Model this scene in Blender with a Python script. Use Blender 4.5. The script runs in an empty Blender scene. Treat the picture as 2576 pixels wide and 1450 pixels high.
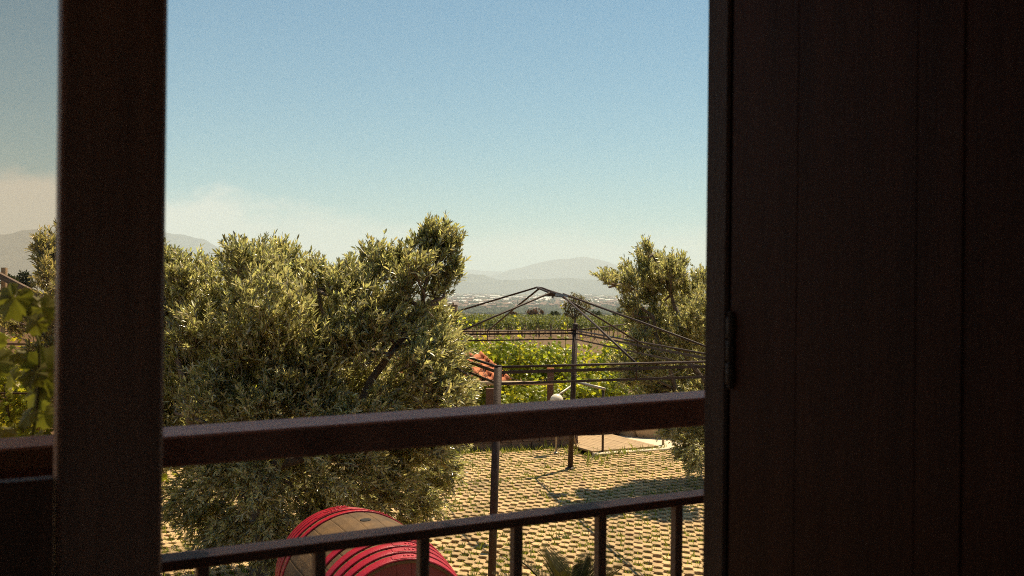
import bpy, math, random
import numpy as np
from mathutils import Vector, Matrix

S = bpy.context.scene
COL = S.collection
rng = np.random.default_rng(7)
random.seed(7)
R = math.radians

# ------------------------------------------------------------------ camera
EYE = 3.0
ROLL = R(0.6)
cam_d = bpy.data.cameras.new('camera')
cam_d.lens = 2500 / 2576 * 36
cam_d.sensor_width = 36
cam_d.clip_start = 0.05
cam_d.clip_end = 60000
cam_d.dof.use_dof = True
cam_d.dof.focus_distance = 12.0
cam_d.dof.aperture_fstop = 6.5
cam = bpy.data.objects.new('camera', cam_d)
COL.objects.link(cam)
cam.matrix_world = Matrix.Translation((0, 0, EYE)) @ Matrix.Rotation(R(90), 4, 'X') @ Matrix.Rotation(ROLL, 4, 'Z')
S.camera = cam

# ------------------------------------------------------------------ sky, sun, exposure
SUN_EL, SUN_AZ = R(62.5), R(35.3)          # azimuth from +Y towards +X
world = bpy.data.worlds.new('World')
S.world = world
world.use_nodes = True
NT = world.node_tree
for n in list(NT.nodes):
    NT.nodes.remove(n)


def wn(t, **k):
    n = NT.nodes.new(t)
    for a, v in k.items():
        setattr(n, a, v)
    return n


def wmath(op, a, b=None, c=None):
    n = wn('ShaderNodeMath', operation=op)
    for i, v in enumerate((a, b, c)):
        if v is None:
            continue
        if isinstance(v, (int, float)):
            n.inputs[i].default_value = v
        else:
            NT.links.new(v, n.inputs[i])
    return n.outputs[0]


sky = wn('ShaderNodeTexSky', sky_type='NISHITA')
sky.sun_disc = False
sky.sun_elevation = SUN_EL
sky.sun_rotation = SUN_AZ
sky.altitude = 200
sky.air_density = 1.15
sky.dust_density = 0.2
sky.ozone_density = 3.5
tc = wn('ShaderNodeTexCoord')
sep = wn('ShaderNodeSeparateXYZ')
NT.links.new(tc.outputs['Generated'], sep.inputs[0])
az = wmath('ARCTAN2', sep.outputs[0], sep.outputs[1])
nz = wn('ShaderNodeTexNoise')
nz.inputs['Scale'].default_value = 9.0
nz.inputs['Detail'].default_value = 6.0
nz.inputs['Roughness'].default_value = 0.58
mp = wn('ShaderNodeMapping')
mp.inputs['Scale'].default_value = (1, 1, 2.2)
mp.inputs['Location'].default_value = (0.3, 0.1, 0.0)
NT.links.new(tc.outputs['Generated'], mp.inputs[0])
NT.links.new(mp.outputs[0], nz.inputs['Vector'])
# a bank of cumulus low over the mountains, higher to the left
rise = wn('ShaderNodeMapRange', interpolation_type='SMOOTHSTEP')
rise.inputs['From Min'].default_value = 0.05
rise.inputs['From Max'].default_value = -0.55
rise.inputs['To Min'].default_value = 0.058
rise.inputs['To Max'].default_value = 0.104
NT.links.new(az, rise.inputs['Value'])
lump = wmath('MULTIPLY', wmath('SUBTRACT', nz.outputs['Fac'], 0.5), 0.095)
top = wmath('ADD', rise.outputs[0], lump)
cm = wn('ShaderNodeMapRange', interpolation_type='SMOOTHSTEP')
cm.inputs['From Min'].default_value = 0.005
cm.inputs['From Max'].default_value = -0.020
NT.links.new(wmath('SUBTRACT', sep.outputs[2], top), cm.inputs['Value'])
side = wn('ShaderNodeMapRange', interpolation_type='SMOOTHSTEP')
side.inputs['From Min'].default_value = -0.05
side.inputs['From Max'].default_value = -0.45
side.inputs['To Min'].default_value = 0.30
side.inputs['To Max'].default_value = 0.72
NT.links.new(az, side.inputs['Value'])
cloud_amt = wmath('MULTIPLY', cm.outputs[0], side.outputs[0])
mixc = wn('ShaderNodeMixRGB')
mixc.inputs[2].default_value = (12.5, 11.0, 9.0, 1)
NT.links.new(cloud_amt, mixc.inputs[0])
tint = wn('ShaderNodeMixRGB', blend_type='MULTIPLY')     # the photograph's cool sky
tint.inputs[0].default_value = 1.0
tint.inputs[2].default_value = (0.43, 0.91, 0.96, 1)
NT.links.new(sky.outputs[0], tint.inputs[1])
NT.links.new(tint.outputs[0], mixc.inputs[1])
bg = wn('ShaderNodeBackground')
bg.inputs['Strength'].default_value = 0.05
NT.links.new(mixc.outputs[0], bg.inputs['Color'])
wo = wn('ShaderNodeOutputWorld')
NT.links.new(bg.outputs[0], wo.inputs['Surface'])

sun_d = bpy.data.lights.new('sun', 'SUN')
sun_d.energy = 5.0
sun_d.angle = R(0.5)
sun_d.color = (1.0, 0.83, 0.57)
sun = bpy.data.objects.new('sun', sun_d)
COL.objects.link(sun)
sdir = Vector((math.sin(SUN_AZ) * math.cos(SUN_EL), math.cos(SUN_AZ) * math.cos(SUN_EL), math.sin(SUN_EL)))
sun.rotation_euler = (-sdir).to_track_quat('-Z', 'Y').to_euler()

S.render.engine = 'CYCLES'
S.cycles.use_denoising = False
S.cycles.filter_width = 1.0
S.cycles.max_bounces = 8
S.cycles.transparent_max_bounces = 12
S.cycles.volume_bounces = 3
S.cycles.sample_clamp_indirect = 6
vs = S.view_settings
vs.view_transform = 'Standard'
vs.look = 'None'
vs.exposure = 0.78
vs.gamma = 1.0
vs.use_curve_mapping = False

# ------------------------------------------------------------------ helpers
F = 2500.0


def ray(px, py):
    x, y = (px - 1288) / F, -(py - 725) / F
    x, y = x * math.cos(ROLL) - y * math.sin(ROLL), x * math.sin(ROLL) + y * math.cos(ROLL)
    return Vector((x, 1.0, y))


def at(px, py, d):
    """The world point at depth d (metres along +Y) seen at a spot of the photograph (2576 px wide)."""
    return Vector((0, 0, EYE)) + ray(px, py) * d


def on_z(px, py, z=0.0):
    r = ray(px, py)
    return Vector((0, 0, EYE)) + r * ((z - EYE) / r.z)


YAW = R(30)
U2 = Vector((math.cos(YAW), math.sin(YAW), 0))     # along the house wall
N2 = Vector((-math.sin(YAW), math.cos(YAW), 0))    # out of the house


def W(u, p, z):
    return U2 * u + N2 * p + Vector((0, 0, z))


class MB:
    def __init__(self):
        self.V, self.F, self.n = [], [], 0

    def add(self, v, f):
        v = np.asarray(v, dtype=np.float64).reshape(-1, 3)
        self.V.append(v)
        for a in f:
            a = np.asarray(a, dtype=np.int64)
            if a.ndim == 1:
                a = a[None, :]
            self.F.append(a + self.n)
        self.n += len(v)

    def box8(self, p):
        self.add(p, [[(0, 3, 2, 1), (4, 5, 6, 7), (0, 1, 5, 4), (1, 2, 6, 5), (2, 3, 7, 6), (3, 0, 4, 7)]])

    def box(self, x0, x1, y0, y1, z0, z1, fn=None):
        c = [(x0, y0, z0), (x1, y0, z0), (x1, y1, z0), (x0, y1, z0), (x0, y0, z1), (x1, y0, z1), (x1, y1, z1), (x0, y1, z1)]
        if fn:
            c = [fn(*q) for q in c]
        self.box8(c)

    def bevelbox(self, x0, x1, y0, y1, z0, z1, fn=None, b=0.004, axis=0):
        """A bar along axis with its long edges chamfered."""
        r = [(x0, x1), (y0, y1), (z0, z1)]
        o = [i for i in range(3) if i != axis]
        (a0, a1), (c0, c1) = r[o[0]], r[o[1]]
        prof = [(a0 + b, c0), (a1 - b, c0), (a1, c0 + b), (a1, c1 - b), (a1 - b, c1), (a0 + b, c1), (a0, c1 - b), (a0, c0 + b)]
        v = []
        for e in r[axis]:
            for a, c in prof:
                q = [0, 0, 0]
                q[axis], q[o[0]], q[o[1]] = e, a, c
                v.append(fn(*q) if fn else tuple(q))
        f = [(i, (i + 1) % 8, (i + 1) % 8 + 8, i + 8) for i in range(8)]
        self.add(v, [f, [tuple(range(7, -1, -1))], [tuple(range(8, 16))]])

    def tube(self, pts, rad, n=8, cap=True):
        P = [Vector(p) for p in pts]
        if isinstance(rad, (int, float)):
            rad = [rad] * len(P)
        v, f = [], []
        up = None
        for i, p in enumerate(P):
            t = (P[min(i + 1, len(P) - 1)] - P[max(i - 1, 0)]).normalized()
            if up is None:
                up = Vector((0, 0, 1)) if abs(t.z) < 0.9 else Vector((1, 0, 0))
            a = t.cross(up).normalized()
            b = a.cross(t).normalized()
            up = b
            for k in range(n):
                w = 2 * math.pi * k / n
                v.append(p + (a * math.cos(w) + b * math.sin(w)) * rad[i])
        for i in range(len(P) - 1):
            for k in range(n):
                f.append((i * n + k, i * n + (k + 1) % n, (i + 1) * n + (k + 1) % n, (i + 1) * n + k))
        fs = [f]
        if cap:
            fs += [[tuple(range(n - 1, -1, -1))], [tuple(range((len(P) - 1) * n, len(P) * n))]]
        self.add([tuple(q) for q in v], fs)

    def lathe(self, c, axis, prof, n=24, cap=True):
        """prof: list of (distance along axis, radius)."""
        axis = Vector(axis).normalized()
        a = axis.orthogonal().normalized()
        b = axis.cross(a)
        c = Vector(c)
        v, f = [], []
        for s, r in prof:
            for k in range(n):
                w = 2 * math.pi * k / n
                v.append(tuple(c + axis * s + (a * math.cos(w) + b * math.sin(w)) * r))
        m = len(prof)
        for i in range(m - 1):
            for k in range(n):
                f.append((i * n + k, i * n + (k + 1) % n, (i + 1) * n + (k + 1) % n, (i + 1) * n + k))
        fs = [f]
        if cap:
            fs += [[tuple(range(n - 1, -1, -1))], [tuple(range((m - 1) * n, m * n))]]
        self.add(v, fs)

    def build(self, name, m, parent=None, smooth=False, **props):
        V = np.concatenate(self.V)
        if parent is not None:
            o = Vector((0, 0, 0))
            q = parent
            while q is not None:
                o += q.location
                q = q.parent
            V = V - np.array(o)
        me = bpy.data.meshes.new(name)
        tot = np.concatenate([np.full(len(a), a.shape[1]) for a in self.F])
        loops = np.concatenate([a.ravel() for a in self.F])
        me.vertices.add(len(V))
        me.vertices.foreach_set('co', V.astype(np.float32).ravel())
        me.loops.add(len(loops))
        me.loops.foreach_set('vertex_index', loops.astype(np.int32))
        me.polygons.add(len(tot))
        st = np.zeros(len(tot), dtype=np.int32)
        st[1:] = np.cumsum(tot)[:-1]
        me.polygons.foreach_set('loop_start', st)
        me.polygons.foreach_set('loop_total', tot.astype(np.int32))
        me.polygons.foreach_set('use_smooth', np.full(len(tot), bool(smooth)))
        me.update(calc_edges=True)
        me.validate()
        if m is not None:
            me.materials.append(m)
        ob = bpy.data.objects.new(name, me)
        COL.objects.link(ob)
        if parent is not None:
            ob.parent = parent
        for k, v in props.items():
            ob[k] = v
        return ob


def thing(name, label, cat, loc=(0, 0, 0), group=None):
    o = bpy.data.objects.new(name, None)
    o.empty_display_size = 0.1
    COL.objects.link(o)
    o.location = loc
    o['label'], o['category'] = label, cat
    if group:
        o['group'] = group
    return o


def tag(o, label, cat, group=None):
    o['label'], o['category'] = label, cat
    if group:
        o['group'] = group
    return o


def unit(a):
    return a / np.maximum(np.linalg.norm(a, axis=-1, keepdims=True), 1e-9)


def put_leaves(mb, tv, tf, org, along, nrm, size):
    """Copies of a small leaf (template vertices: x across, y along, z up) at many frames."""
    along = unit(along)
    side = unit(np.cross(along, nrm))
    nn = np.cross(side, along)
    size = np.asarray(size).reshape(-1, 1, 1)
    V = org[:, None, :] + size * (tv[None, :, 0:1] * side[:, None, :] + tv[None, :, 1:2] * along[:, None, :] + tv[None, :, 2:3] * nn[:, None, :])
    k = len(tv)
    off = (np.arange(len(org)) * k)[:, None, None]
    fs = []
    for a in tf:
        a = np.asarray(a)
        fs.append((a[None] + off).reshape(-1, a.shape[1]))
    mb.add(V.reshape(-1, 3), fs)


# ------------------------------------------------------------------ materials
def mat(name, base, rough=0.6, var=0.25, scale=8.0, bump=0.0, bscale=None, spec=0.5, metal=0.0, second=None, stretch=None, detail=5.0, thr=None):
    m = bpy.data.materials.new(name)
    m.use_nodes = True
    t = m.node_tree
    b = t.nodes['Principled BSDF']
    b.inputs['Roughness'].default_value = rough
    b.inputs['Specular IOR Level'].default_value = spec
    b.inputs['Metallic'].default_value = metal
    co = t.nodes.new('ShaderNodeTexCoord')
    ma = t.nodes.new('ShaderNodeMapping')
    t.links.new(co.outputs['Object'], ma.inputs[0])
    if stretch:
        ma.inputs['Scale'].default_value = stretch
    no = t.nodes.new('ShaderNodeTexNoise')
    no.inputs['Scale'].default_value = scale
    no.inputs['Detail'].default_value = detail
    no.inputs['Roughness'].default_value = 0.6
    t.links.new(ma.outputs[0], no.inputs['Vector'])
    cr = t.nodes.new('ShaderNodeValToRGB')
    lo, hi = thr or (0.3, 0.7)
    cr.color_ramp.elements[0].position = lo
    cr.color_ramp.elements[1].position = hi
    c2 = second or tuple(min(1, c * (1 + var)) for c in base)
    c1 = base if second else tuple(c * (1 - var) for c in base)
    cr.color_ramp.elements[0].color = (*c1, 1)
    cr.color_ramp.elements[1].color = (*c2, 1)
    t.links.new(no.outputs['Fac'], cr.inputs[0])
    t.links.new(cr.outputs[0], b.inputs['Base Color'])
    if bump:
        nb = t.nodes.new('ShaderNodeTexNoise')
        nb.inputs['Scale'].default_value = bscale or scale * 6
        nb.inputs['Detail'].default_value = 6
        t.links.new(ma.outputs[0], nb.inputs['Vector'])
        bp = t.nodes.new('ShaderNodeBump')
        bp.inputs['Strength'].default_value = bump
        bp.inputs['Distance'].default_value = 0.01
        t.links.new(nb.outputs['Fac'], bp.inputs['Height'])
        t.links.new(bp.outputs[0], b.inputs['Normal'])
    return m


def leaf_mat(name, front, back, trans, amount=0.3, rough=0.45, spread=0.35, spec=0.5):
    """A two-sided leaf: colour differs leaf by leaf and between its faces, some light passes through."""
    m = bpy.data.materials.new(name)
    m.use_nodes = True
    t = m.node_tree
    b = t.nodes['Principled BSDF']
    b.inputs['Roughness'].default_value = rough
    b.inputs['Specular IOR Level'].default_value = spec
    ge = t.nodes.new('ShaderNodeNewGeometry')
    mx = t.nodes.new('ShaderNodeMixRGB')
    mx.inputs[1].default_value = (*front, 1)
    mx.inputs[2].default_value = (*back, 1)
    t.links.new(ge.outputs['Backfacing'], mx.inputs[0])
    mr = t.nodes.new('ShaderNodeMapRange')
    mr.inputs['To Min'].default_value = 1 - spread
    mr.inputs['To Max'].default_value = 1 + spread
    t.links.new(ge.outputs['Random Per Island'], mr.inputs['Value'])
    hs = t.nodes.new('ShaderNodeHueSaturation')
    t.links.new(mr.outputs[0], hs.inputs['Value'])
    mh = t.nodes.new('ShaderNodeMath')
    mh.operation = 'MULTIPLY'
    mh.inputs[1].default_value = 7.31
    t.links.new(ge.outputs['Random Per Island'], mh.inputs[0])
    fr = t.nodes.new('ShaderNodeMath')
    fr.operation = 'FRACT'
    t.links.new(mh.outputs[0], fr.inputs[0])
    hr = t.nodes.new('ShaderNodeMapRange')
    hr.inputs['To Min'].default_value = 0.475
    hr.inputs['To Max'].default_value = 0.52
    t.links.new(fr.outputs[0], hr.inputs['Value'])
    t.links.new(hr.outputs[0], hs.inputs['Hue'])
    t.links.new(mx.outputs[0], hs.inputs['Color'])
    t.links.new(hs.outputs[0], b.inputs['Base Color'])
    tr = t.nodes.new('ShaderNodeBsdfTranslucent')
    h2 = t.nodes.new('ShaderNodeHueSaturation')
    h2.inputs['Color'].default_value = (*trans, 1)
    t.links.new(mr.outputs[0], h2.inputs['Value'])
    t.links.new(hr.outputs[0], h2.inputs['Hue'])
    t.links.new(h2.outputs[0], tr.inputs['Color'])
    ms = t.nodes.new('ShaderNodeMixShader')
    ms.inputs[0].default_value = amount
    t.links.new(b.outputs[0], ms.inputs[1])
    t.links.new(tr.outputs[0], ms.inputs[2])
    t.links.new(ms.outputs[0], t.nodes['Material Output'].inputs['Surface'])
    return m


def paver_material():
    """Worn concrete: every block a little different, stained in larger patches."""
    m = mat('paver_concrete', (0.52, 0.35, 0.172), 0.9, 0.16, 14, 0.5, 120)
    t = m.node_tree
    b = t.nodes['Principled BSDF']
    src = b.inputs['Base Color'].links[0].from_socket
    ge = t.nodes.new('ShaderNodeNewGeometry')
    oi = t.nodes.new('ShaderNodeObjectInfo')
    ad = t.nodes.new('ShaderNodeMath'); ad.operation = 'ADD'
    t.links.new(ge.outputs['Random Per Island'], ad.inputs[0])
    t.links.new(oi.outputs['Random'], ad.inputs[1])
    fr = t.nodes.new('ShaderNodeMath'); fr.operation = 'FRACT'
    t.links.new(ad.outputs[0], fr.inputs[0])
    mr = t.nodes.new('ShaderNodeMapRange')
    mr.inputs['To Min'].default_value = 0.70
    mr.inputs['To Max'].default_value = 1.12
    t.links.new(fr.outputs[0], mr.inputs['Value'])
    no = t.nodes.new('ShaderNodeTexNoise')
    no.inputs['Scale'].default_value = 1.3
    no.inputs['Detail'].default_value = 6
    t.links.new(ge.outputs['Position'], no.inputs['Vector'])
    m2 = t.nodes.new('ShaderNodeMapRange')
    m2.inputs['From Min'].default_value = 0.3
    m2.inputs['From Max'].default_value = 0.6
    m2.inputs['To Min'].default_value = 0.66
    m2.inputs['To Max'].default_value = 1.05
    t.links.new(no.outputs['Fac'], m2.inputs['Value'])
    mu = t.nodes.new('ShaderNodeMath'); mu.operation = 'MULTIPLY'
    t.links.new(mr.outputs[0], mu.inputs[0])
    t.links.new(m2.outputs[0], mu.inputs[1])
    hs = t.nodes.new('ShaderNodeHueSaturation')
    t.links.new(mu.outputs[0], hs.inputs['Value'])
    t.links.new(src, hs.inputs['Color'])
    t.links.new(hs.outputs[0], b.inputs['Base Color'])
    return m


M = {}
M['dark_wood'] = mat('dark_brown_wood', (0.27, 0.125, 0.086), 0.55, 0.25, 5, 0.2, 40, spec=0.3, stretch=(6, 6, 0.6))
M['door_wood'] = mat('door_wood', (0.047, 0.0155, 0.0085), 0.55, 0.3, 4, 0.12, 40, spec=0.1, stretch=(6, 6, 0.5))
def sky_tinted_top(name, base, top_tint, spec, patch=None):
    """Dark paint with upper faces coloured paler to stand in for sky light, with flakes where it has come away."""
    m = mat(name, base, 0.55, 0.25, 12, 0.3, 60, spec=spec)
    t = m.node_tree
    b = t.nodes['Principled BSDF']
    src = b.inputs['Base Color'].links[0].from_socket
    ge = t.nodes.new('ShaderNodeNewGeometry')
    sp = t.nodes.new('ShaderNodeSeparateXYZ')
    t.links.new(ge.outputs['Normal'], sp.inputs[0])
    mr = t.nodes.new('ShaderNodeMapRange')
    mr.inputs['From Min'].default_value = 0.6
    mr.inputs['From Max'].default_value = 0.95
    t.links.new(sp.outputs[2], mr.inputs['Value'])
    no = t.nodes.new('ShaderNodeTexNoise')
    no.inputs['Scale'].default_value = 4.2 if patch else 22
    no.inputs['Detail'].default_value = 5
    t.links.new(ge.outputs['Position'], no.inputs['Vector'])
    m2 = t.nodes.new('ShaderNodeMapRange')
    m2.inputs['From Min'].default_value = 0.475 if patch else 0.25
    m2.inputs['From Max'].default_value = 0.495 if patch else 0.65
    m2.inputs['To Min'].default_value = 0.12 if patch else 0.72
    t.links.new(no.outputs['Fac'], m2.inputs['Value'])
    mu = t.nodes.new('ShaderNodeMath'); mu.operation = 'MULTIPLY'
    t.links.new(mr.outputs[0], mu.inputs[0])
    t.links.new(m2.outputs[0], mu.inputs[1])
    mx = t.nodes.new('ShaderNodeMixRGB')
    mx.inputs[2].default_value = (*top_tint, 1)  # paler, redder colour on upward faces imitates light from the sky
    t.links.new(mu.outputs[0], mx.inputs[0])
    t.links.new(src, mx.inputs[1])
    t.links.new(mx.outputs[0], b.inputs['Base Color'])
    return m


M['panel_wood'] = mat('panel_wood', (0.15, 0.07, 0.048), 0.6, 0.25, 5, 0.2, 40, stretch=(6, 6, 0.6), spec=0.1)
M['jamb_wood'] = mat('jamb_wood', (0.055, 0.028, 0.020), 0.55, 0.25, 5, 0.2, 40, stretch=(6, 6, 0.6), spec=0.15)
M['rail_wood'] = sky_tinted_top('handrail_paint', (0.21, 0.105, 0.078), (0.60, 0.29, 0.21), 0.08)
M['rail_steel'] = sky_tinted_top('lower_rail_paint', (0.12, 0.06, 0.042), (0.60, 0.27, 0.17), 0.05, True)
M['bal_steel'] = mat('baluster_steel', (0.12, 0.062, 0.036), 0.6, 0.35, 14, 0.3, 90)
M['iron'] = mat('painted_iron', (0.045, 0.026, 0.018), 0.6, 0.35, 16, 0.3, 90, spec=0.3)
M['plaster'] = mat('plaster', (0.16, 0.11, 0.085), 0.9, 0.15, 3, 0.2, 60)
M['ceiling'] = mat('ceiling_boards', (0.10, 0.065, 0.045), 0.8, 0.2, 3)
M['eave'] = mat('pale_bounce_eave', (0.62, 0.48, 0.36), 0.9, 0.1, 3)  # unseen underside made pale to bounce warm light onto the handrail
M['floor'] = mat('room_floor', (0.10, 0.06, 0.042), 0.6, 0.2, 4)
M['concrete'] = paver_material()
M['kerb'] = mat('kerb_concrete', (0.60, 0.50, 0.36), 0.9, 0.12, 6, 0.4, 80)
M['grass'] = leaf_mat('short_grass', (0.14, 0.16, 0.03), (0.14, 0.16, 0.03), (0.32, 0.34, 0.04), 0.4, 0.6, 0.45)
M['olive'] = leaf_mat('olive_leaf', (0.155, 0.150, 0.046), (0.36, 0.33, 0.19), (0.68, 0.65, 0.21), 0.35, 0.30, 0.75, 1.0)
M['bark'] = mat('olive_bark', (0.14, 0.10, 0.075), 0.9, 0.4, 9, 0.8, 40)
M['twig'] = mat('twig', (0.24, 0.18, 0.115), 0.8, 0.3, 9)
M['vine'] = leaf_mat('vine_leaf', (0.19, 0.23, 0.020), (0.28, 0.31, 0.08), (0.66, 0.66, 0.035), 0.50, 0.36, 0.5)
M['vine_near'] = leaf_mat('near_vine_leaf', (0.075, 0.105, 0.018), (0.13, 0.15, 0.045), (0.24, 0.30, 0.03), 0.42, 0.5, 0.25)
M['vineyard'] = leaf_mat('vineyard_leaf', (0.13, 0.15, 0.035), (0.16, 0.18, 0.05), (0.24, 0.26, 0.03), 0.3, 0.6, 0.4)
M['dry'] = leaf_mat('dry_leaf', (0.13, 0.075, 0.04), (0.16, 0.10, 0.055), (0.15, 0.08, 0.03), 0.2, 0.7, 0.4)
M['dark_leaf'] = leaf_mat('dark_leaf', (0.05, 0.065, 0.025), (0.06, 0.075, 0.03), (0.08, 0.10, 0.02), 0.2, 0.6, 0.4)
M['tree_leaf'] = leaf_mat('tree_leaf', (0.13, 0.115, 0.035), (0.16, 0.14, 0.05), (0.28, 0.23, 0.04), 0.3, 0.5, 0.4)
M['cycad'] = leaf_mat('cycad_leaf', (0.045, 0.042, 0.013), (0.05, 0.045, 0.015), (0.10, 0.085, 0.014), 0.2, 0.65, 0.3, 0.15)
M['red'] = mat('red_hoop_paint', (0.33, 0.004, 0.017), 0.42, 0.15, 14, 0.25, 90)
M['stave'] = mat('weathered_oak', (0.105, 0.054, 0.016), 0.75, 0.5, 5, 0.5, 60, stretch=(1, 1, 1))
M['head'] = mat('dark_red_head', (0.16, 0.022, 0.026), 0.6, 0.2, 6, 0.2, 40)
M['hole'] = mat('bung_hole', (0.012, 0.009, 0.007), 0.9, 0.1, 6)
M['terracotta'] = mat('terracotta', (0.44, 0.135, 0.045), 0.85, 0.25, 7, 0.4, 60)
M['log'] = mat('pale_timber', (0.44, 0.32, 0.20), 0.8, 0.25, 5, 0.5, 40)
M['post_wood'] = mat('brown_post', (0.13, 0.065, 0.04), 0.8, 0.3, 8, 0.5, 50)
M['galv'] = mat('galvanised_pipe', (0.38, 0.33, 0.27), 0.45, 0.2, 10, metal=0.5)
M['white'] = mat('opal_globe', (0.80, 0.72, 0.58), 0.25, 0.04, 5)
M['stone'] = mat('retaining_stone', (0.20, 0.12, 0.08), 0.9, 0.4, 3, 0.6, 30)
M['rock'] = mat('pale_rock', (0.36, 0.25, 0.15), 0.9, 0.35, 2.5, 0.7, 14)
M['deck'] = mat('deck_board', (0.35, 0.235, 0.125), 0.75, 0.22, 6, 0.4, 50)
M['grey_wood'] = mat('grey_timber', (0.16, 0.12, 0.095), 0.85, 0.25, 6, 0.4, 40)
M['tan'] = mat('tan_render', (0.27, 0.17, 0.085), 0.9, 0.15, 0.7)
M['pale_roof'] = mat('pale_roofing', (0.60, 0.58, 0.53), 0.6, 0.08, 0.02)
M['pale_wall'] = mat('pale_walling', (0.55, 0.5, 0.43), 0.8, 0.1, 0.05)
M['red_roof'] = mat('tile_roofing', (0.20, 0.125, 0.09), 0.9, 0.2, 0.05)
M['house_wall'] = mat('house_render', (0.40, 0.33, 0.26), 0.9, 0.2, 0.03)
M['mountain'] = mat('mountain_scrub', (0.06, 0.066, 0.055), 0.95, 0.4, 0.002)
M['wood_mass'] = mat('far_foliage', (0.050, 0.062, 0.024), 0.95, 0.4, 0.02)


def ground_material():
    m = bpy.data.materials.new('ground_soil')
    m.use_nodes = True
    t = m.node_tree
    b = t.nodes['Principled BSDF']
    b.inputs['Roughness'].default_value = 0.95
    b.inputs['Specular IOR Level'].default_value = 0.2
    co = t.nodes.new('ShaderNodeTexCoord')
    n1 = t.nodes.new('ShaderNodeTexNoise')
    n1.inputs['Scale'].default_value = 3.0
    n1.inputs['Detail'].default_value = 8
    t.links.new(co.outputs['Object'], n1.inputs['Vector'])
    c1 = t.nodes.new('ShaderNodeValToRGB')
    c1.color_ramp.elements[0].position = 0.3
    c1.color_ramp.elements[0].color = (0.095, 0.058, 0.028, 1)
    c1.color_ramp.elements[1].position = 0.7
    c1.color_ramp.elements[1].color = (0.175, 0.112, 0.055, 1)
    t.links.new(n1.outputs['Fac'], c1.inputs[0])
    # fields of the plain
    vo = t.nodes.new('ShaderNodeTexVoronoi')
    vo.inputs['Scale'].default_value = 0.006
    mp_ = t.nodes.new('ShaderNodeMapping')
    mp_.inputs['Scale'].default_value = (1, 0.45, 1)
    t.links.new(co.outputs['Object'], mp_.inputs[0])
    t.links.new(mp_.outputs[0], vo.inputs['Vector'])
    sx = t.nodes.new('ShaderNodeSeparateXYZ')
    t.links.new(vo.outputs['Color'], sx.inputs[0])
    c2 = t.nodes.new('ShaderNodeValToRGB')
    cr = c2.color_ramp
    cr.interpolation = 'CONSTANT'
    cr.elements[0].color = (0.075, 0.085, 0.035, 1)
    cr.elements[1].position = 0.3
    cr.elements[1].color = (0.15, 0.12, 0.07, 1)
    for p, c in ((0.5, (0.09, 0.075, 0.045)), (0.65, (0.06, 0.08, 0.03)), (0.8, (0.20, 0.16, 0.10)), (0.92, (0.10, 0.085, 0.05))):
        e = cr.elements.new(p)
        e.color = (*c, 1)
    t.links.new(sx.outputs[0], c2.inputs[0])
    s2 = t.nodes.new('ShaderNodeSeparateXYZ')
    t.links.new(co.outputs['Object'], s2.inputs[0])
    mr = t.nodes.new('ShaderNodeMapRange')
    mr.inputs['From Min'].default_value = 250
    mr.inputs['From Max'].default_value = 700
    t.links.new(s2.outputs[1], mr.inputs['Value'])
    mx = t.nodes.new('ShaderNodeMixRGB')
    t.links.new(mr.outputs[0], mx.inputs[0])
    t.links.new(c1.outputs[0], mx.inputs[1])
    t.links.new(c2.outputs[0], mx.inputs[2])
    t.links.new(mx.outputs[0], b.inputs['Base Color'])
    bp = t.nodes.new('ShaderNodeBump')
    bp.inputs['Strength'].default_value = 0.6
    bp.inputs['Distance'].default_value = 0.03
    n2 = t.nodes.new('ShaderNodeTexNoise')
    n2.inputs['Scale'].default_value = 18
    n2.inputs['Detail'].default_value = 6
    t.links.new(co.outputs['Object'], n2.inputs['Vector'])
    t.links.new(n2.outputs['Fac'], bp.inputs['Height'])
    t.links.new(bp.outputs[0], b.inputs['Normal'])
    return m


def glass_material():
    m = bpy.data.materials.new('dusty_window_glass')
    m.use_nodes = True
    t = m.node_tree
    t.nodes.remove(t.nodes['Principled BSDF'])
    tr = t.nodes.new('ShaderNodeBsdfTransparent')
    tr.inputs[0].default_value = (0.87, 0.81, 0.76, 1)
    gl = t.nodes.new('ShaderNodeBsdfGlossy')
    gl.inputs['Roughness'].default_value = 0.03
    m1 = t.nodes.new('ShaderNodeMixShader')
    m1.inputs[0].default_value = 0.006
    t.links.new(tr.outputs[0], m1.inputs[1])
    t.links.new(gl.outputs[0], m1.inputs[2])
    df = t.nodes.new('ShaderNodeBsdfDiffuse')
    df.inputs[0].default_value = (0.22, 0.14, 0.10, 1)
    co = t.nodes.new('ShaderNodeTexCoord')
    vo = t.nodes.new('ShaderNodeTexVoronoi')
    vo.inputs['Scale'].default_value = 30
    vo.inputs['Randomness'].default_value = 1.0
    no = t.nodes.new('ShaderNodeTexNoise')
    no.inputs['Scale'].default_value = 30
    t.links.new(co.outputs['Object'], no.inputs['Vector'])
    t.links.new(co.outputs['Object'], vo.inputs['Vector'])
    a = t.nodes.new('ShaderNodeMath')
    a.operation = 'MULTIPLY_ADD'
    a.inputs[1].default_value = 0.5
    t.links.new(no.outputs['Fac'], a.inputs[0])
    t.links.new(vo.outputs['Distance'], a.inputs[2])
    r = t.nodes.new('ShaderNodeMapRange')
    r.inputs['From Min'].default_value = 0.31
    r.inputs['From Max'].default_value = 0.27
    r.inputs['To Max'].default_value = 0.40
    t.links.new(a.outputs[0], r.inputs['Value'])
    ad = t.nodes.new('ShaderNodeMath')
    ad.operation = 'ADD'
    ad.inputs[1].default_value = 0.008
    t.links.new(r.outputs[0], ad.inputs[0])
    m2 = t.nodes.new('ShaderNodeMixShader')
    t.links.new(ad.outputs[0], m2.inputs[0])
    t.links.new(m1.outputs[0], m2.inputs[1])
    t.links.new(df.outputs[0], m2.inputs[2])
    t.links.new(m2.outputs[0], t.nodes['Material Output'].inputs['Surface'])
    return m


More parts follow.
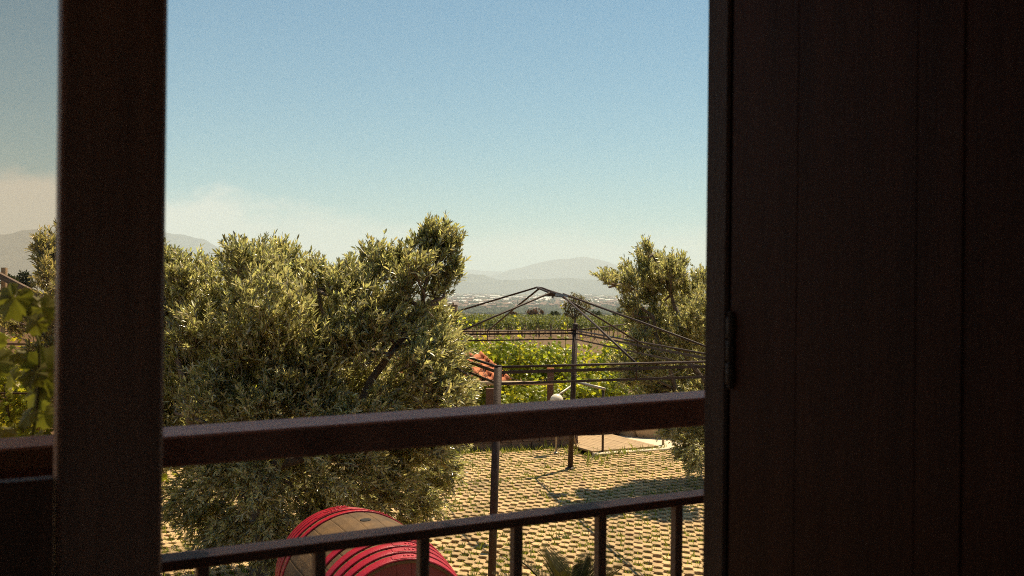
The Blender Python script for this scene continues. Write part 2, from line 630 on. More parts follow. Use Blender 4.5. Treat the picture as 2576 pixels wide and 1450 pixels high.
# ================================================================== STRUCTURE
# ------------------------------------------------------------------ terrain
def terrain_z(x, y):
    y = np.asarray(y, dtype=float)
    z = np.full_like(y, -0.05)
    z = np.where(y > 30, -0.05 - 0.02 * (y - 30), z)
    d = np.clip((y - 165) / 1500, 0, 1)
    z = np.where(y > 165, -2.75 - 54.25 * (1 - (1 - d) ** 2), z)
    return z


ys = np.concatenate([np.array([-3000, -300, -60, -20]), np.arange(-8, 34, 2.0), np.arange(34, 180, 5.0), np.geomspace(180, 25000, 50)])
xs = np.concatenate([-np.geomspace(25000, 30, 24), np.arange(-26, 27, 4.0), np.geomspace(30, 25000, 24)])
X, Y = np.meshgrid(xs, ys)
Z = terrain_z(X, Y)
Z += np.where((Y > 60) & (Y < 160), 0.08 * np.sin(X * 0.7) * np.sin(Y * 0.9), 0)
mb = MB()
nx = len(xs)
idx = np.arange(len(ys) * nx).reshape(len(ys), nx)
mb.add(np.stack([X, Y, Z], -1), [np.stack([idx[:-1, :-1], idx[:-1, 1:], idx[1:, 1:], idx[1:, :-1]], -1).reshape(-1, 4)])
mb.build('ground', ground_material(), None, True, kind='structure')


def mountain(name, dist, pts, depth, seed, base=-58):
    """A ridge at a distance whose skyline passes through the given spots of the photograph."""
    g = np.random.default_rng(seed)
    P = np.array([[p.x, p.z] for p in (at(px, py, dist) for px, py in pts)])
    n, mrows = 160, 25
    xx = np.linspace(P[0, 0], P[-1, 0], n)
    prof = np.interp(xx, P[:, 0], P[:, 1]) - base
    for k in range(1, 7):
        f = 2 * math.pi * 2 ** k / (xx[-1] - xx[0]) * 2
        prof += prof.max() * 0.05 / 2 ** (k * 0.8) * np.sin(f * xx + g.uniform(0, 6.28))
    end = np.minimum(1, np.minimum(np.arange(n), np.arange(n)[::-1]) / 10)
    prof = np.maximum(prof, 0) * end
    tt = np.linspace(-1, 1, mrows)
    XX, TT = np.meshgrid(xx, tt)
    fall = (1 - np.abs(TT)) ** 1.15
    HH = prof[None] * fall
    rid = np.zeros_like(HH)
    for k in range(6):
        f = 2 * math.pi * (6 + 5 * k) / (xx[-1] - xx[0])
        rid += np.abs(np.sin(f * XX + 3 * TT * (k + 1) + g.uniform(0, 6.28))) / (k + 1)
    HH += -rid * HH * 0.12 * (np.abs(TT) > 0.01)
    mb = MB()
    ii = np.arange(mrows * n).reshape(mrows, n)
    mb.add(np.stack([XX, dist + TT * depth, base + HH], -1), [np.stack([ii[:-1, :-1], ii[:-1, 1:], ii[1:, 1:], ii[1:, :-1]], -1).reshape(-1, 4)])
    return mb.build(name, M['mountain'], None, True, kind='structure')


mountain('mountain', 13000, [(-900, 640), (-500, 600), (-200, 610), (0, 592), (60, 582), (130, 573), (220, 577), (330, 585), (420, 592), (470, 593), (510, 603), (545, 622), (620, 650), (720, 685), (860, 722), (950, 735)], 2600, 3)
mountain('mountain', 18500, [(1080, 735), (1180, 705), (1240, 690), (1290, 674), (1340, 664), (1385, 657), (1425, 653), (1462, 648), (1500, 653), (1540, 664), (1590, 676), (1650, 683), (1700, 676), (1760, 671), (1850, 690), (2000, 700), (2300, 680), (2700, 700), (3000, 735)], 2500, 5)
mountain('mountain', 11500, [(1000, 735), (1090, 705), (1150, 694), (1180, 689), (1215, 692), (1250, 704), (1290, 707), (1330, 703), (1370, 700), (1430, 700), (1490, 704), (1550, 712), (1640, 716), (1760, 722), (1900, 735)], 1500, 8)
mountain('mountain', 22500, [(400, 735), (560, 690), (700, 668), (900, 676), (1050, 664), (1130, 670), (1200, 678), (1300, 690), (1500, 735)], 2000, 11)

# ------------------------------------------------------------------ haze (one closed box round everything)
hz = bpy.data.materials.new('haze_air')
hz.use_nodes = True
ht = hz.node_tree
for n in list(ht.nodes):
    ht.nodes.remove(n)
pv = ht.nodes.new('ShaderNodeVolumePrincipled')
pv.inputs['Color'].default_value = (0.82, 0.915, 0.97, 1)
pv.inputs['Density'].default_value = 0.85e-4
pv.inputs['Anisotropy'].default_value = 0.1
pv.inputs['Density Attribute'].default_value = ''
ho = ht.nodes.new('ShaderNodeOutputMaterial')
ht.links.new(pv.outputs[0], ho.inputs['Volume'])
try:
    hz.cycles.homogeneous_volume = True
except Exception:
    pass
mb = MB()
mb.box(-26000, 26000, -4000, 26000, -60, 1000)
mb.build('haze', hz, None, False, kind='stuff')

# ------------------------------------------------------------------ the room we look out of
FLOOR, CEIL = 1.73, 4.25
mb = MB(); mb.box(-2.6, 3.6, -3.0, 1.02, FLOOR - 0.2, FLOOR, W); mb.build('floor', M['floor'], None, kind='structure')
mb = MB(); mb.box(-2.6, 3.6, -3.0, 1.02, CEIL, CEIL + 0.2, W); mb.build('ceiling', M['ceiling'], None, kind='structure')
mb = MB()
mb.box(-2.85, -2.603, -3.0, 1.27, FLOOR - 0.2, CEIL + 0.2, W)
mb.box(3.603, 3.85, -3.0, 1.27, FLOOR - 0.2, CEIL + 0.2, W)
mb.box(-2.85, -2.0, -3.25, -3.003, FLOOR - 0.2, CEIL + 0.2, W)
mb.box(0.7, 3.85, -3.25, -3.003, FLOOR - 0.2, CEIL + 0.2, W)  # gap in the unseen back wall, added to let fill light reach the frames
mb.box(-1.998, 0.698, -3.25, -3.003, 3.9, CEIL + 0.2, W)
mb.box(-1.998, 0.698, -3.25, -3.003, FLOOR - 0.2, FLOOR + 0.3, W)
mb.box(-2.6, -0.84, 1.023, 1.27, FLOOR - 0.2, CEIL + 0.2, W)
mb.box(1.175, 3.6, 1.023, 1.27, FLOOR - 0.2, CEIL + 0.2, W)
mb.box(-0.838, 1.173, 1.023, 1.27, 3.96, CEIL + 0.2, W)
mb.box(-0.838, 1.173, 1.023, 1.27, FLOOR - 0.2, FLOOR - 0.003, W)
mb.build('wall', M['plaster'], None, kind='structure')
mb = MB(); mb.box(-2.85, 3.85, 1.28, 2.28, FLOOR - 0.16, FLOOR - 0.03, W); mb.build('balcony_slab', M['plaster'], None, kind='structure')
mb = MB()
mb.box(-3.2, 4.2, -3.4, 2.36, CEIL + 0.21, CEIL + 0.34, W)
mb.build('roof_slab', M['eave'], None, kind='structure')
mb = MB()
mb.box(-2.85, 3.85, -3.25, 1.27, -0.05, FLOOR - 0.205, W)
mb.build('house_plinth', M['plaster'], None, kind='structure')

# ------------------------------------------------------------------ turf paving: octagonal concrete blocks with a hole at every corner
PA, PB, HU, HV = 0.13, 0.19, 0.050, 0.066
kv = unit(np.array([[math.cos(YAW - R(3)), math.sin(YAW - R(3)), 0]]))[0]
PYAW = YAW - R(3)
pu = np.array([math.cos(PYAW), math.sin(PYAW)])
pvv = np.array([-math.sin(PYAW), math.cos(PYAW)])


def paver_template():
    g = 0.0022
    a, b = PA / 2 - g, PB / 2 - g
    q = 0.66
    ring = [(-(a - HU), -b), (a - HU, -b), (a - HU * q, -(b - HV * q)), (a, -(b - HV)), (a, b - HV), (a - HU * q, b - HV * q), (a - HU, b), (-(a - HU), b), (-(a - HU * q), b - HV * q), (-a, b - HV), (-a, -(b - HV)), (-(a - HU * q), -(b - HV * q))]
    n = len(ring)
    v = [(x, y, -0.07) for x, y in ring] + [(x, y, -0.005) for x, y in ring]
    v += [(x - math.copysign(0.004, x), y - math.copysign(0.004, y), 0.0) for x, y in ring]
    quads = [(i, (i + 1) % n, (i + 1) % n + n, i + n) for i in range(n)] + [(i + n, (i + 1) % n + n, (i + 1) % n + 2 * n, i + 2 * n) for i in range(n)]
    # the concave top face, split into strips
    t = 2 * n
    quads += [(t + 0, t + 1, t + 2, t + 11), (t + 11, t + 2, t + 5, t + 8), (t + 8, t + 5, t + 6, t + 7), (t + 2, t + 3, t + 4, t + 5), (t + 10, t + 11, t + 8, t + 9)]
    return np.array(v), [np.array(quads)]


ii, jj = np.meshgrid(np.arange(-80, 140), np.arange(-40, 110))
cen = ii.reshape(-1, 1) * PA * pu + jj.reshape(-1, 1) * PB * pvv
# the far edge of the paving follows the retaining wall and the deck kerb
WA, WB = np.array([-3.5, 17.25]), np.array([1.30, 18.90])


def far_edge(x):
    return WA[1] + (x - WA[0]) * (WB[1] - WA[1]) / (WB[0] - WA[0])


K0, K1 = np.array([1.62, 17.95]), np.array([3.4, 19.1])
edge = np.where(cen[:, 0] < 1.25, far_edge(cen[:, 0]) - 0.12, K0[1] + (cen[:, 0] - K0[0]) * (K1[1] - K0[1]) / (K1[0] - K0[0]) - 0.08)
keep = (cen[:, 0] > -7.0) & (cen[:, 0] < 6.0) & (cen[:, 1] > 4.6) & (cen[:, 1] < edge)
cen = cen[keep]
paving = bpy.data.objects.new('turf_paving', None)
COL.objects.link(paving)
paving['kind'] = 'structure'
tv, tf = paver_template()
# the blocks that show largest and uncovered become parts of their own
dep = EYE * F / cen[:, 1]
pxx = 1288 + cen[:, 0] / cen[:, 1] * F
score = np.where((pxx > 1120) & (pxx < 1750) & (dep < 725), dep, 0)
near = np.argsort(-score)[:300]
isnear = np.zeros(len(cen), bool)
isnear[near] = True
rest = cen[~isnear]
c, s = math.cos(PYAW), math.sin(PYAW)
zoff = rng.normal(0, 0.004, len(cen))
tvw = np.stack([tv[:, 0] * c - tv[:, 1] * s, tv[:, 0] * s + tv[:, 1] * c, tv[:, 2]], -1)
mb = MB()
o3 = np.column_stack([rest, zoff[~isnear]])
V = o3[:, None, :] + tvw[None]
V[..., 2] += tvw[None, :, 0] * rng.normal(0, .02, (len(rest), 1)) + tvw[None, :, 1] * rng.normal(0, .02, (len(rest), 1))
off = (np.arange(len(rest)) * len(tv))[:, None, None]
mb.add(V.reshape(-1, 3), [(a[None] + off).reshape(-1, a.shape[1]) for a in tf])
mb.build('paver_field', M['concrete'], paving, False, kind='stuff')
mb = MB(); mb.add(tv, tf)
proto = mb.build('paver_block', M['concrete'], paving)
for k, i in enumerate(near):
    o = proto if k == 0 else proto.copy()
    if k:
        COL.objects.link(o)
        o.parent = paving
    o.location = (cen[i, 0], cen[i, 1], zoff[i])
    o.rotation_euler = (random.gauss(0, .02), random.gauss(0, .02), PYAW + random.gauss(0, 0.012))

# grass growing in the holes
hol = cen + (pu * PA / 2 + pvv * PB / 2)
dens = rng.uniform(0, 1, len(hol))
patch = 0.5 + 0.5 * np.sin(hol[:, 0] * 1.7 + 1) * np.sin(hol[:, 1] * 1.3)
cnt = np.where(dens < 0.15, 3, (12 + 62 * dens * (0.5 + patch)).astype(int))
cnt = np.where(hol[:, 1] > 15, cnt + 6, cnt)
cnt = np.where((hol[:, 1] < 8) | (hol[:, 0] < -5.5), 2, cnt)
rep = np.repeat(np.arange(len(hol)), cnt)
nb = len(rep)
cluster = rng.normal(0, 0.012, (len(hol), 2))
base = hol[rep] + cluster[rep] + rng.normal(0, 0.022, (nb, 1)) * pu + rng.normal(0, 0.028, (nb, 1)) * pvv
ln = rng.gamma(5, 0.0095, nb) * (0.7 + 0.6 * dens[rep])
lean = np.column_stack([rng.normal(0, 0.6, nb), rng.normal(0, 0.6, nb), np.ones(nb)])
tvb = np.array([(-0.06, 0, 0), (0.06, 0, 0), (0.045, 0.55, 0.05), (-0.045, 0.55, 0.05), (0.0, 1.0, 0.2)])
mb = MB()
put_leaves(mb, tvb, [np.array([(0, 1, 2, 3)]), np.array([(3, 2, 4)])], np.column_stack([base, np.full(nb, -0.045)]), lean, rng.normal(0, 1, (nb, 3)) + (0, 0, 0.01), ln)
# a ragged fringe of weeds along the far edge
nb = 2600
xx = rng.uniform(-3.2, 3.0, nb)
yy = np.where(xx < 1.3, far_edge(xx) - np.abs(rng.normal(0, 0.16, nb)) - 0.02, K0[1] + (xx - K0[0]) * 0.646 - np.abs(rng.normal(0, 0.07, nb)) - 0.02)
yy = np.where((xx > 0.7) & (xx < 1.7), yy + rng.uniform(-0.7, 0.5, nb), yy)
put_leaves(mb, tvb, [np.array([(0, 1, 2, 3)]), np.array([(3, 2, 4)])], np.column_stack([xx, yy, np.full(nb, -0.03)]),
           np.column_stack([rng.normal(0, 0.6, nb), rng.normal(0, 0.6, nb), np.ones(nb)]), rng.normal(0, 1, (nb, 3)), rng.gamma(4, 0.022, nb))
mb.build('grass', M['grass'], None, False, kind='stuff')

# fallen leaves and dry litter under the big olive tree
nb = 900
mb = MB()
lt = np.array([(0, 0, 0), (-0.14, 0.4, 0.03), (0, 1, 0), (0.14, 0.4, 0.03)])
px_ = rng.normal(-3.6, 1.0, nb); py_ = rng.normal(10.6, 0.9, nb)
put_leaves(mb, lt, [np.array([(0, 1, 2, 3)])], np.column_stack([px_, py_, rng.uniform(0.002, 0.02, nb)]), np.column_stack([rng.normal(0, 1, (nb, 2)), np.zeros(nb)]), np.tile([0.1, 0.1, 1.0], (nb, 1)), rng.uniform(0.04, 0.08, nb))
mb.build('leaf_litter', M['dry'], None, False, kind='stuff')

# ================================================================== HOUSE FITTINGS
frame = thing('door_frame', 'dark brown wooden door frame with a glazed side and thick centre post', 'door frame', W(0.17, 1.245, FLOOR))
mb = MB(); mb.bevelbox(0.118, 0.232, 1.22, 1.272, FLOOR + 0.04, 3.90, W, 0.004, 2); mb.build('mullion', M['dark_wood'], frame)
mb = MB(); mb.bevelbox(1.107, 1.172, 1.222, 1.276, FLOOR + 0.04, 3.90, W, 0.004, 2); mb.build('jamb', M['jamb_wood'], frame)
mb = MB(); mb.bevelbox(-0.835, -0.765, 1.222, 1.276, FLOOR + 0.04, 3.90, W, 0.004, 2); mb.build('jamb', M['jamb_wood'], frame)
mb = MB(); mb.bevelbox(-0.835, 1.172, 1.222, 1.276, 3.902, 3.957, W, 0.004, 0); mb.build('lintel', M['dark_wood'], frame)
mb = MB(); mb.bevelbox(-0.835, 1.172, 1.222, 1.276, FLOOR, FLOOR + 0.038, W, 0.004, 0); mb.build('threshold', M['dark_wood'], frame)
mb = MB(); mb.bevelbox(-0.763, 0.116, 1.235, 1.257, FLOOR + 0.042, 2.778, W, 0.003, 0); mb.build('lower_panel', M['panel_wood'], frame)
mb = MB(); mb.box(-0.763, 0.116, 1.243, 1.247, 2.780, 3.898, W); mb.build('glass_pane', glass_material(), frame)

leaf = thing('door', 'dark brown panelled door leaf standing open into the room', 'door', W(1.107, 1.215, FLOOR))
def D(u, p, z):
    return W(1.109 + u, 1.214 - p, z)
for (p0, p1) in ((0.0, 0.142), (0.352, 0.42), (0.69, 0.83)):
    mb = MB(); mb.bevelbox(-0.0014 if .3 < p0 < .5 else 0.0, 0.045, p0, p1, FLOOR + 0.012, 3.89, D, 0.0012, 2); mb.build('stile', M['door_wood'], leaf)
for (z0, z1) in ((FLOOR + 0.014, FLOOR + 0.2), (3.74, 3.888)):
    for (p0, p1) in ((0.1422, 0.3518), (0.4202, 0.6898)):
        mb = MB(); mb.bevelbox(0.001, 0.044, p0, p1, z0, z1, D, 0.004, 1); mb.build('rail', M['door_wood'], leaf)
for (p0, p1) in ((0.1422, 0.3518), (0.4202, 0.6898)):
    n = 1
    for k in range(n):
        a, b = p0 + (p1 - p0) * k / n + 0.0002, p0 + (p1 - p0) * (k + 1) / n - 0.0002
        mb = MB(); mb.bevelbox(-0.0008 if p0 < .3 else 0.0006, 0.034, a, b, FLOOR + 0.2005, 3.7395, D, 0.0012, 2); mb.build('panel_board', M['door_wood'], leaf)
for zc in (2.903, 2.05, 3.70):
    h = MB()
    for k in range(3):
        h.lathe(W(1.1045, 1.209, zc - 0.054 + k * 0.037), (0, 0, 1), [(0, 0.0055), (0.002, 0.0068), (0.032, 0.0068), (0.034, 0.0055)], 12)
    h.lathe(W(1.1045, 1.209, zc - 0.062), (0, 0, 1), [(0, 0.002), (0.003, 0.005), (0.006, 0.0035), (0.12, 0.0035), (0.123, 0.005), (0.126, 0.002)], 10)
    h.build('hinge', M['iron'], leaf, True)

rail = thing('balcony_railing', 'brown balcony railing with a broad handrail and square balusters', 'railing', W(0.3, 1.865, FLOOR))
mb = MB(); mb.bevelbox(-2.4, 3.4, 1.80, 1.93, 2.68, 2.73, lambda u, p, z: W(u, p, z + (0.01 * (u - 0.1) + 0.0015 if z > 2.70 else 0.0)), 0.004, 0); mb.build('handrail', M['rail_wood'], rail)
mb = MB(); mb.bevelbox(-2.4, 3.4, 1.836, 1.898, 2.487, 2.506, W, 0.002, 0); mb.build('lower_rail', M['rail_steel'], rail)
mb = MB(); mb.bevelbox(-2.4, 3.4, 1.845, 1.889, FLOOR + 0.06, FLOOR + 0.078, W, 0.002, 0); mb.build('bottom_rail', M['bal_steel'], rail)
def u_of(px, p):
    r = ray(px, 1350)
    d = p / (N2.x * r.x + N2.y * 1.0)
    return d * (U2.x * r.x + U2.y)
bal_px = [518, 803, 1058, 1295, 1507, 1702]
us = [u_of(q, 1.867) for q in bal_px]
step = (us[-1] - us[1]) / 4
us = [us[1] + step * k for k in range(-9, 14)]
for u in us:
    mb = MB(); mb.bevelbox(u - 0.011, u + 0.011, 1.856, 1.878, FLOOR + 0.0785, 2.4865, W, 0.002, 2); mb.build('baluster', M['bal_steel'], rail)
for u in (-2.3, 3.3):
    mb = MB(); mb.bevelbox(u - 0.02, u + 0.02, 1.847, 1.887, FLOOR - 0.03, 2.6795, W, 0.003, 2); mb.build('post', M['bal_steel'], rail)

# ------------------------------------------------------------------ gazebo frame of iron tubes
HR = 2.30
NB, FB = on_z(1236.5, 1625, 0), on_z(1434, 1180, 0)
NT_, FT = Vector((-0.115, 8.777, HR)), Vector((1.07, 16.69, HR))
RT, LT = Vector((2.31, 9.893, HR)), Vector((-1.85, 15.33, HR))
lean = (NT_ - NB)
gz_ = thing('gazebo_frame', 'bare iron gazebo frame with roof ribs standing over the paved yard', 'gazebo', (0.4, 12.7, 0))
NB = Vector((-0.16, 8.70, 0)); FB = Vector((1.0, 16.54, 0))
RB, LB = RT - Vector((0.06, 0.1, HR)), LT - Vector((0.06, 0.12, HR))
mb = MB(); mb.tube([NB, NT_ + Vector((0, 0, 0.01))], 0.035, 16); mb.tube([NT_ + Vector((0, 0, 0.0102)), NT_ + Vector((0, 0, 0.016))], 0.037, 16)
mb.build('post', M['iron'], gz_, True)
for B_, T_ in ((FB, FT), (RB, RT), (LB, LT)):
    mb = MB(); mb.tube([B_, T_ + Vector((0, 0, 0.01))], 0.044, 16)
    mb.lathe(T_ + Vector((0, 0, 0.005)), (0, 0, 1), [(0, 0.05), (0.02, 0.052), (0.04, 0.04), (0.075, 0.05), (0.10, 0.045), (0.12, 0.02)], 16)
    mb.lathe(B_ + Vector((0, 0, 0.004)), (0, 0, 1), [(0, 0.085), (0.012, 0.085), (0.018, 0.06), (0.03, 0.05)], 12)
    mb.build('post', M['iron'], gz_, True)


def lerp(a, b, t):
    return a + (b - a) * t


mids = {}
for nm, A, B in (('nr', NT_, RT), ('rf', RT, FT), ('fl', FT, LT), ('ln', LT, NT_)):
    down = Vector((0, 0, -1))
    mb = MB(); mb.tube([A, B], 0.012, 10); mb.build('top_rail', M['iron'], gz_, True)
    for dz, hh in ((0.047, 0.014), (0.148, 0.011)):
        mb = MB()
        t = (B - A).normalized(); sd = Vector((-t.y, t.x, 0)) * 0.004
        A2, B2 = A + down * dz, B + down * dz
        up = Vector((0, 0, hh))
        mb.box8([A2 - sd - up, B2 - sd - up, B2 + sd - up, A2 + sd - up, A2 - sd + up, B2 - sd + up, B2 + sd + up, A2 + sd + up])
        mb.build('flat_bar', M['iron'], gz_)
    mid = lerp(A, B, 0.535 if nm == 'nr' else 0.5)
    mids[nm] = mid
    mb = MB(); mb.tube([mid, mid + down * 0.155], 0.008, 8); mb.build('strut', M['iron'], gz_, True)
    L = (B - A).length
    nsc = max(2, round(L / 0.62))
    for k in range(nsc):
        t0, t1 = (k + 0.06) / nsc, (k + 0.94) / nsc
        pts = []
        for q in range(15):
            w = q / 14
            sag = 4 * w * (1 - w)
            pts.append(lerp(A, B, t0 + (t1 - t0) * w) + down * (0.058 + 0.082 * sag))
        mb = MB(); mb.tube(pts, 0.0028, 5)
        mb.tube([lerp(A, B, t1 - 0.004) + down * 0.06, lerp(A, B, min(1, t1 + 0.03)) + down * 0.142], 0.0026, 5)
        mb.build('scroll', M['iron'], gz_, True)
# roof ring, a little bent, and its ribs
CR = at(1376, 733, 12.9)
ringp = [at(1350, 723.5, 13.35), at(1381, 731.5, 13.1), at(1413, 742, 12.5), at(1384, 737.5, 12.7)]
mb = MB(); mb.tube([ringp[0], lerp(ringp[0], ringp[1], 0.5) + Vector((0, 0, 0.01)), ringp[1], ringp[2], ringp[3], ringp[0]], 0.014, 8); mb.build('roof_ring', M['iron'], gz_, True)
mb = MB()
c0 = at(1391, 739, 12.8)
mb.box8([c0 + Vector(q) for q in ((-.10, -.06, -.03), (.10, -.06, -.045), (.10, .06, -.045), (-.10, .06, -.03), (-.10, -.06, 0.0), (.10, -.06, -.012), (.10, .06, -.012), (-.10, .06, 0.0))])
mb.lathe(c0 + Vector((0.0, 0, -0.062)), (0, 0, 1), [(0, 0.008), (0.03, 0.012)], 8)
mb.build('crown_plate', M['iron'], gz_)
mb = MB()
c0 = at(1411, 742.5, 12.42)
mb.box8([c0 + Vector(q) for q in ((-.07, -.05, -.012), (.09, -.05, -.03), (.09, .05, -.03), (-.07, .05, -.012), (-.06, -.04, 0.022), (.08, -.04, 0.0), (.08, .04, 0.0), (-.06, .04, 0.022))])
mb.build('gusset', M['galv'], gz_)
ribs = [(ringp[0], LT), (lerp(ringp[0], ringp[1], 0.25), mids['fl']), (ringp[3], mids['ln']), (ringp[3] + Vector((0, -.03, 0)), NT_ + Vector((0, 0, 0.0))),
        (ringp[2], mids['nr']), (ringp[2] + Vector((0.02, 0.02, 0.01)), RT), (ringp[2] + Vector((0, .05, -.02)), mids['rf']), (ringp[1], FT)]
for k, (a, b) in enumerate(ribs):
    if k in (3, 7):
        continue
    mb = MB(); mb.tube([a, lerp(a, b, 0.5) + Vector((0, 0, 0.008)), b], 0.0125, 8); mb.build('roof_rib', M['iron'], gz_, True)
mb = MB(); mb.tube([FT + Vector((0, 0, 0.0)), at(1580, 815.5, 17.6)], 0.011, 8); mb.build('stray_bar', M['iron'], gz_, True)

# ------------------------------------------------------------------ wine barrel lying on its side
bc = at(922, 1318, 7.33)
bc = Vector((-1.045, 7.33, 0.70))
bd = Vector((0.42, -0.905, 0)).normalized()
RB_, RH_, HL = 0.58, 0.49, 0.84
barrel = thing('wine_barrel', 'large oak wine barrel with bright red hoops lying on the yard', 'barrel', (bc.x, bc.y, 0))


def brad(s):
    return RH_ + (RB_ - RH_) * (1 - (s / HL) ** 2)


ba = Vector((0, 0, 1))
bb = bd.cross(ba)
nst = 26
for k in range(nst):
    w0, w1 = 2 * math.pi * (k - 0.5) / nst + 0.002, 2 * math.pi * (k + 0.5) / nst - 0.002
    lift = random.uniform(-0.0015, 0.0015)
    v, f = [], []
    ns = 15
    for i in range(ns):
        s_ = -HL + 2 * HL * i / (ns - 1)
        r0 = brad(s_) + lift
        for w, r_ in ((w0, r0 - 0.016), (w0, r0 - 0.002), (w0 * 0.93 + w1 * 0.07, r0), (w0 * 0.5 + w1 * 0.5, r0 + 0.001), (w0 * 0.07 + w1 * 0.93, r0), (w1, r0 - 0.002), (w1, r0 - 0.016)):
            v.append(tuple(bc + bd * s_ + (ba * math.cos(w) + bb * math.sin(w)) * r_))
    for i in range(ns - 1):
        for q in range(7):
            f.append((i * 7 + q, i * 7 + (q + 1) % 7, (i + 1) * 7 + (q + 1) % 7, (i + 1) * 7 + q))
    mb = MB(); mb.add(v, [f, [tuple(range(6, -1, -1))], [tuple(range((ns - 1) * 7, ns * 7))]])
    mb.build('stave', M['stave'], barrel)
hoops = [(0.806, 0.066), (0.708, 0.064), (0.612, 0.064), (0.508, 0.066), (0.355, 0.074)]
for sg in (1, -1):
    for k, (sc, wd) in enumerate(hoops):
        n = 72
        v, f = [], []
        prof = [(-wd / 2, 0.001), (-wd / 2, 0.010), (-wd / 2 + 0.004, 0.0115), (wd / 2 - 0.004, 0.0115), (wd / 2, 0.010), (wd / 2, 0.001)]
        for q in range(n):
            w = 2 * math.pi * q / n
            for a_, h_ in prof:
                s_ = sg * (sc + a_)
                v.append(tuple(bc + bd * s_ + (ba * math.cos(w) + bb * math.sin(w)) * (brad(s_) + 0.0015 + h_)))
        for q in range(n):
            for e in range(5):
                f.append((q * 6 + e, q * 6 + e + 1, ((q + 1) % n) * 6 + e + 1, ((q + 1) % n) * 6 + e))
        mb = MB(); mb.add(v, [f])
        hoop = mb.build('hoop', M['red'], barrel, True)
        # the lap with its three rivets
        if k == 3:
            lapw = -0.35 if sg > 0 else 0.3
        else:
            lapw = {0: -0.02, 1: -0.09, 2: -0.15, 4: 0.35}[k] * (1 if sg > 0 else -1)
        mb = MB()
        v, f = [], []
        for q in range(9):
            w = lapw + (q / 8 - 0.5) * 0.34
            for a_ in (-wd / 2 + 0.004, wd / 2 - 0.004):
                s_ = sg * (sc + a_ * (0.8 if q in (0, 8) else 1))
                for h_ in (0.0125, 0.0165):
                    v.append(tuple(bc + bd * s_ + (ba * math.cos(w) + bb * math.sin(w)) * (brad(s_) + h_)))
        for q in range(8):
            a0, b0 = q * 4, (q + 1) * 4
            f += [(a0 + 1, a0 + 3, b0 + 3, b0 + 1), (a0, a0 + 1, b0 + 1, b0), (a0 + 3, a0 + 2, b0 + 2, b0 + 3)]
        f += [(0, 2, 3, 1), (32, 33, 35, 34)]
        mb.add(v, [f]); mb.build('lap_plate', M['red'], hoop)
        for q in (-0.11, -0.055, 0.0):
            w = lapw + q
            nrm = ba * math.cos(w) + bb * math.sin(w)
            mb = MB(); mb.lathe(bc + bd * (sg * sc) + nrm * (brad(sg * sc) + 0.0165), nrm, [(0, 0.009), (0.004, 0.0075), (0.006, 0.003)], 8)
            mb.build('rivet', M['red'], hoop, True)
for sg in (1, -1):
    hc = bc + bd * sg * (HL - 0.022)
    r_ = brad(HL) - 0.0165
    nh = 9
    for k in range(nh):
        x0, x1 = -r_ + 2 * r_ * k / nh + 0.001, -r_ + 2 * r_ * (k + 1) / nh - 0.001
        pts = []
        for q in range(6):
            x = x0 + (x1 - x0) * q / 5
            pts.append((x, -math.sqrt(max(0, r_ * r_ - x * x))))
        for q in range(6):
            x = x1 + (x0 - x1) * q / 5
            pts.append((x, math.sqrt(max(0, r_ * r_ - x * x))))
        v = [tuple(hc + bb * x + ba * y + bd * e) for e in (-0.012, 0.012) for x, y in pts]
        f = [(i, (i + 1) % 12, (i + 1) % 12 + 12, i + 12) for i in range(12)]
        mb = MB(); mb.add(v, [f, [tuple(range(11, -1, -1))], [tuple(range(12, 24))]])
        mb.build('head_board', M['head'], barrel)
for s_ in (-0.52, 0.52):
    mb = MB(); q = bc + bd * s_; mb.box(-0.42, 0.42, -0.06, 0.06, 0.002, 0.10, lambda a_, b_, c_: Vector((q.x, q.y, 0)) + bb * a_ + bd * b_ + Vector((0, 0, c_))); mb.build('cradle_beam', M['post_wood'], barrel)
    for sg in (-1, 1):
        mb = MB(); mb.box8([Vector((q.x, q.y, 0)) + bb * a_ * sg + bd * b_ + Vector((0, 0, c_)) for a_, b_, c_ in ((.2, -.05, .101), (.41, -.05, .101), (.41, .05, .101), (.2, .05, .101), (.26, -.05, .13), (.41, -.05, .22), (.41, .05, .22), (.26, .05, .13))]); mb.build('wedge', M['post_wood'], barrel)
w = 0.03
nrm = ba * math.cos(w) + bb * math.sin(w)
mb = MB(); mb.lathe(bc + nrm * (RB_ - 0.02), nrm, [(0, 0.04), (0.0235, 0.04)], 20)
mb.build('bung_hole', M['hole'], barrel)

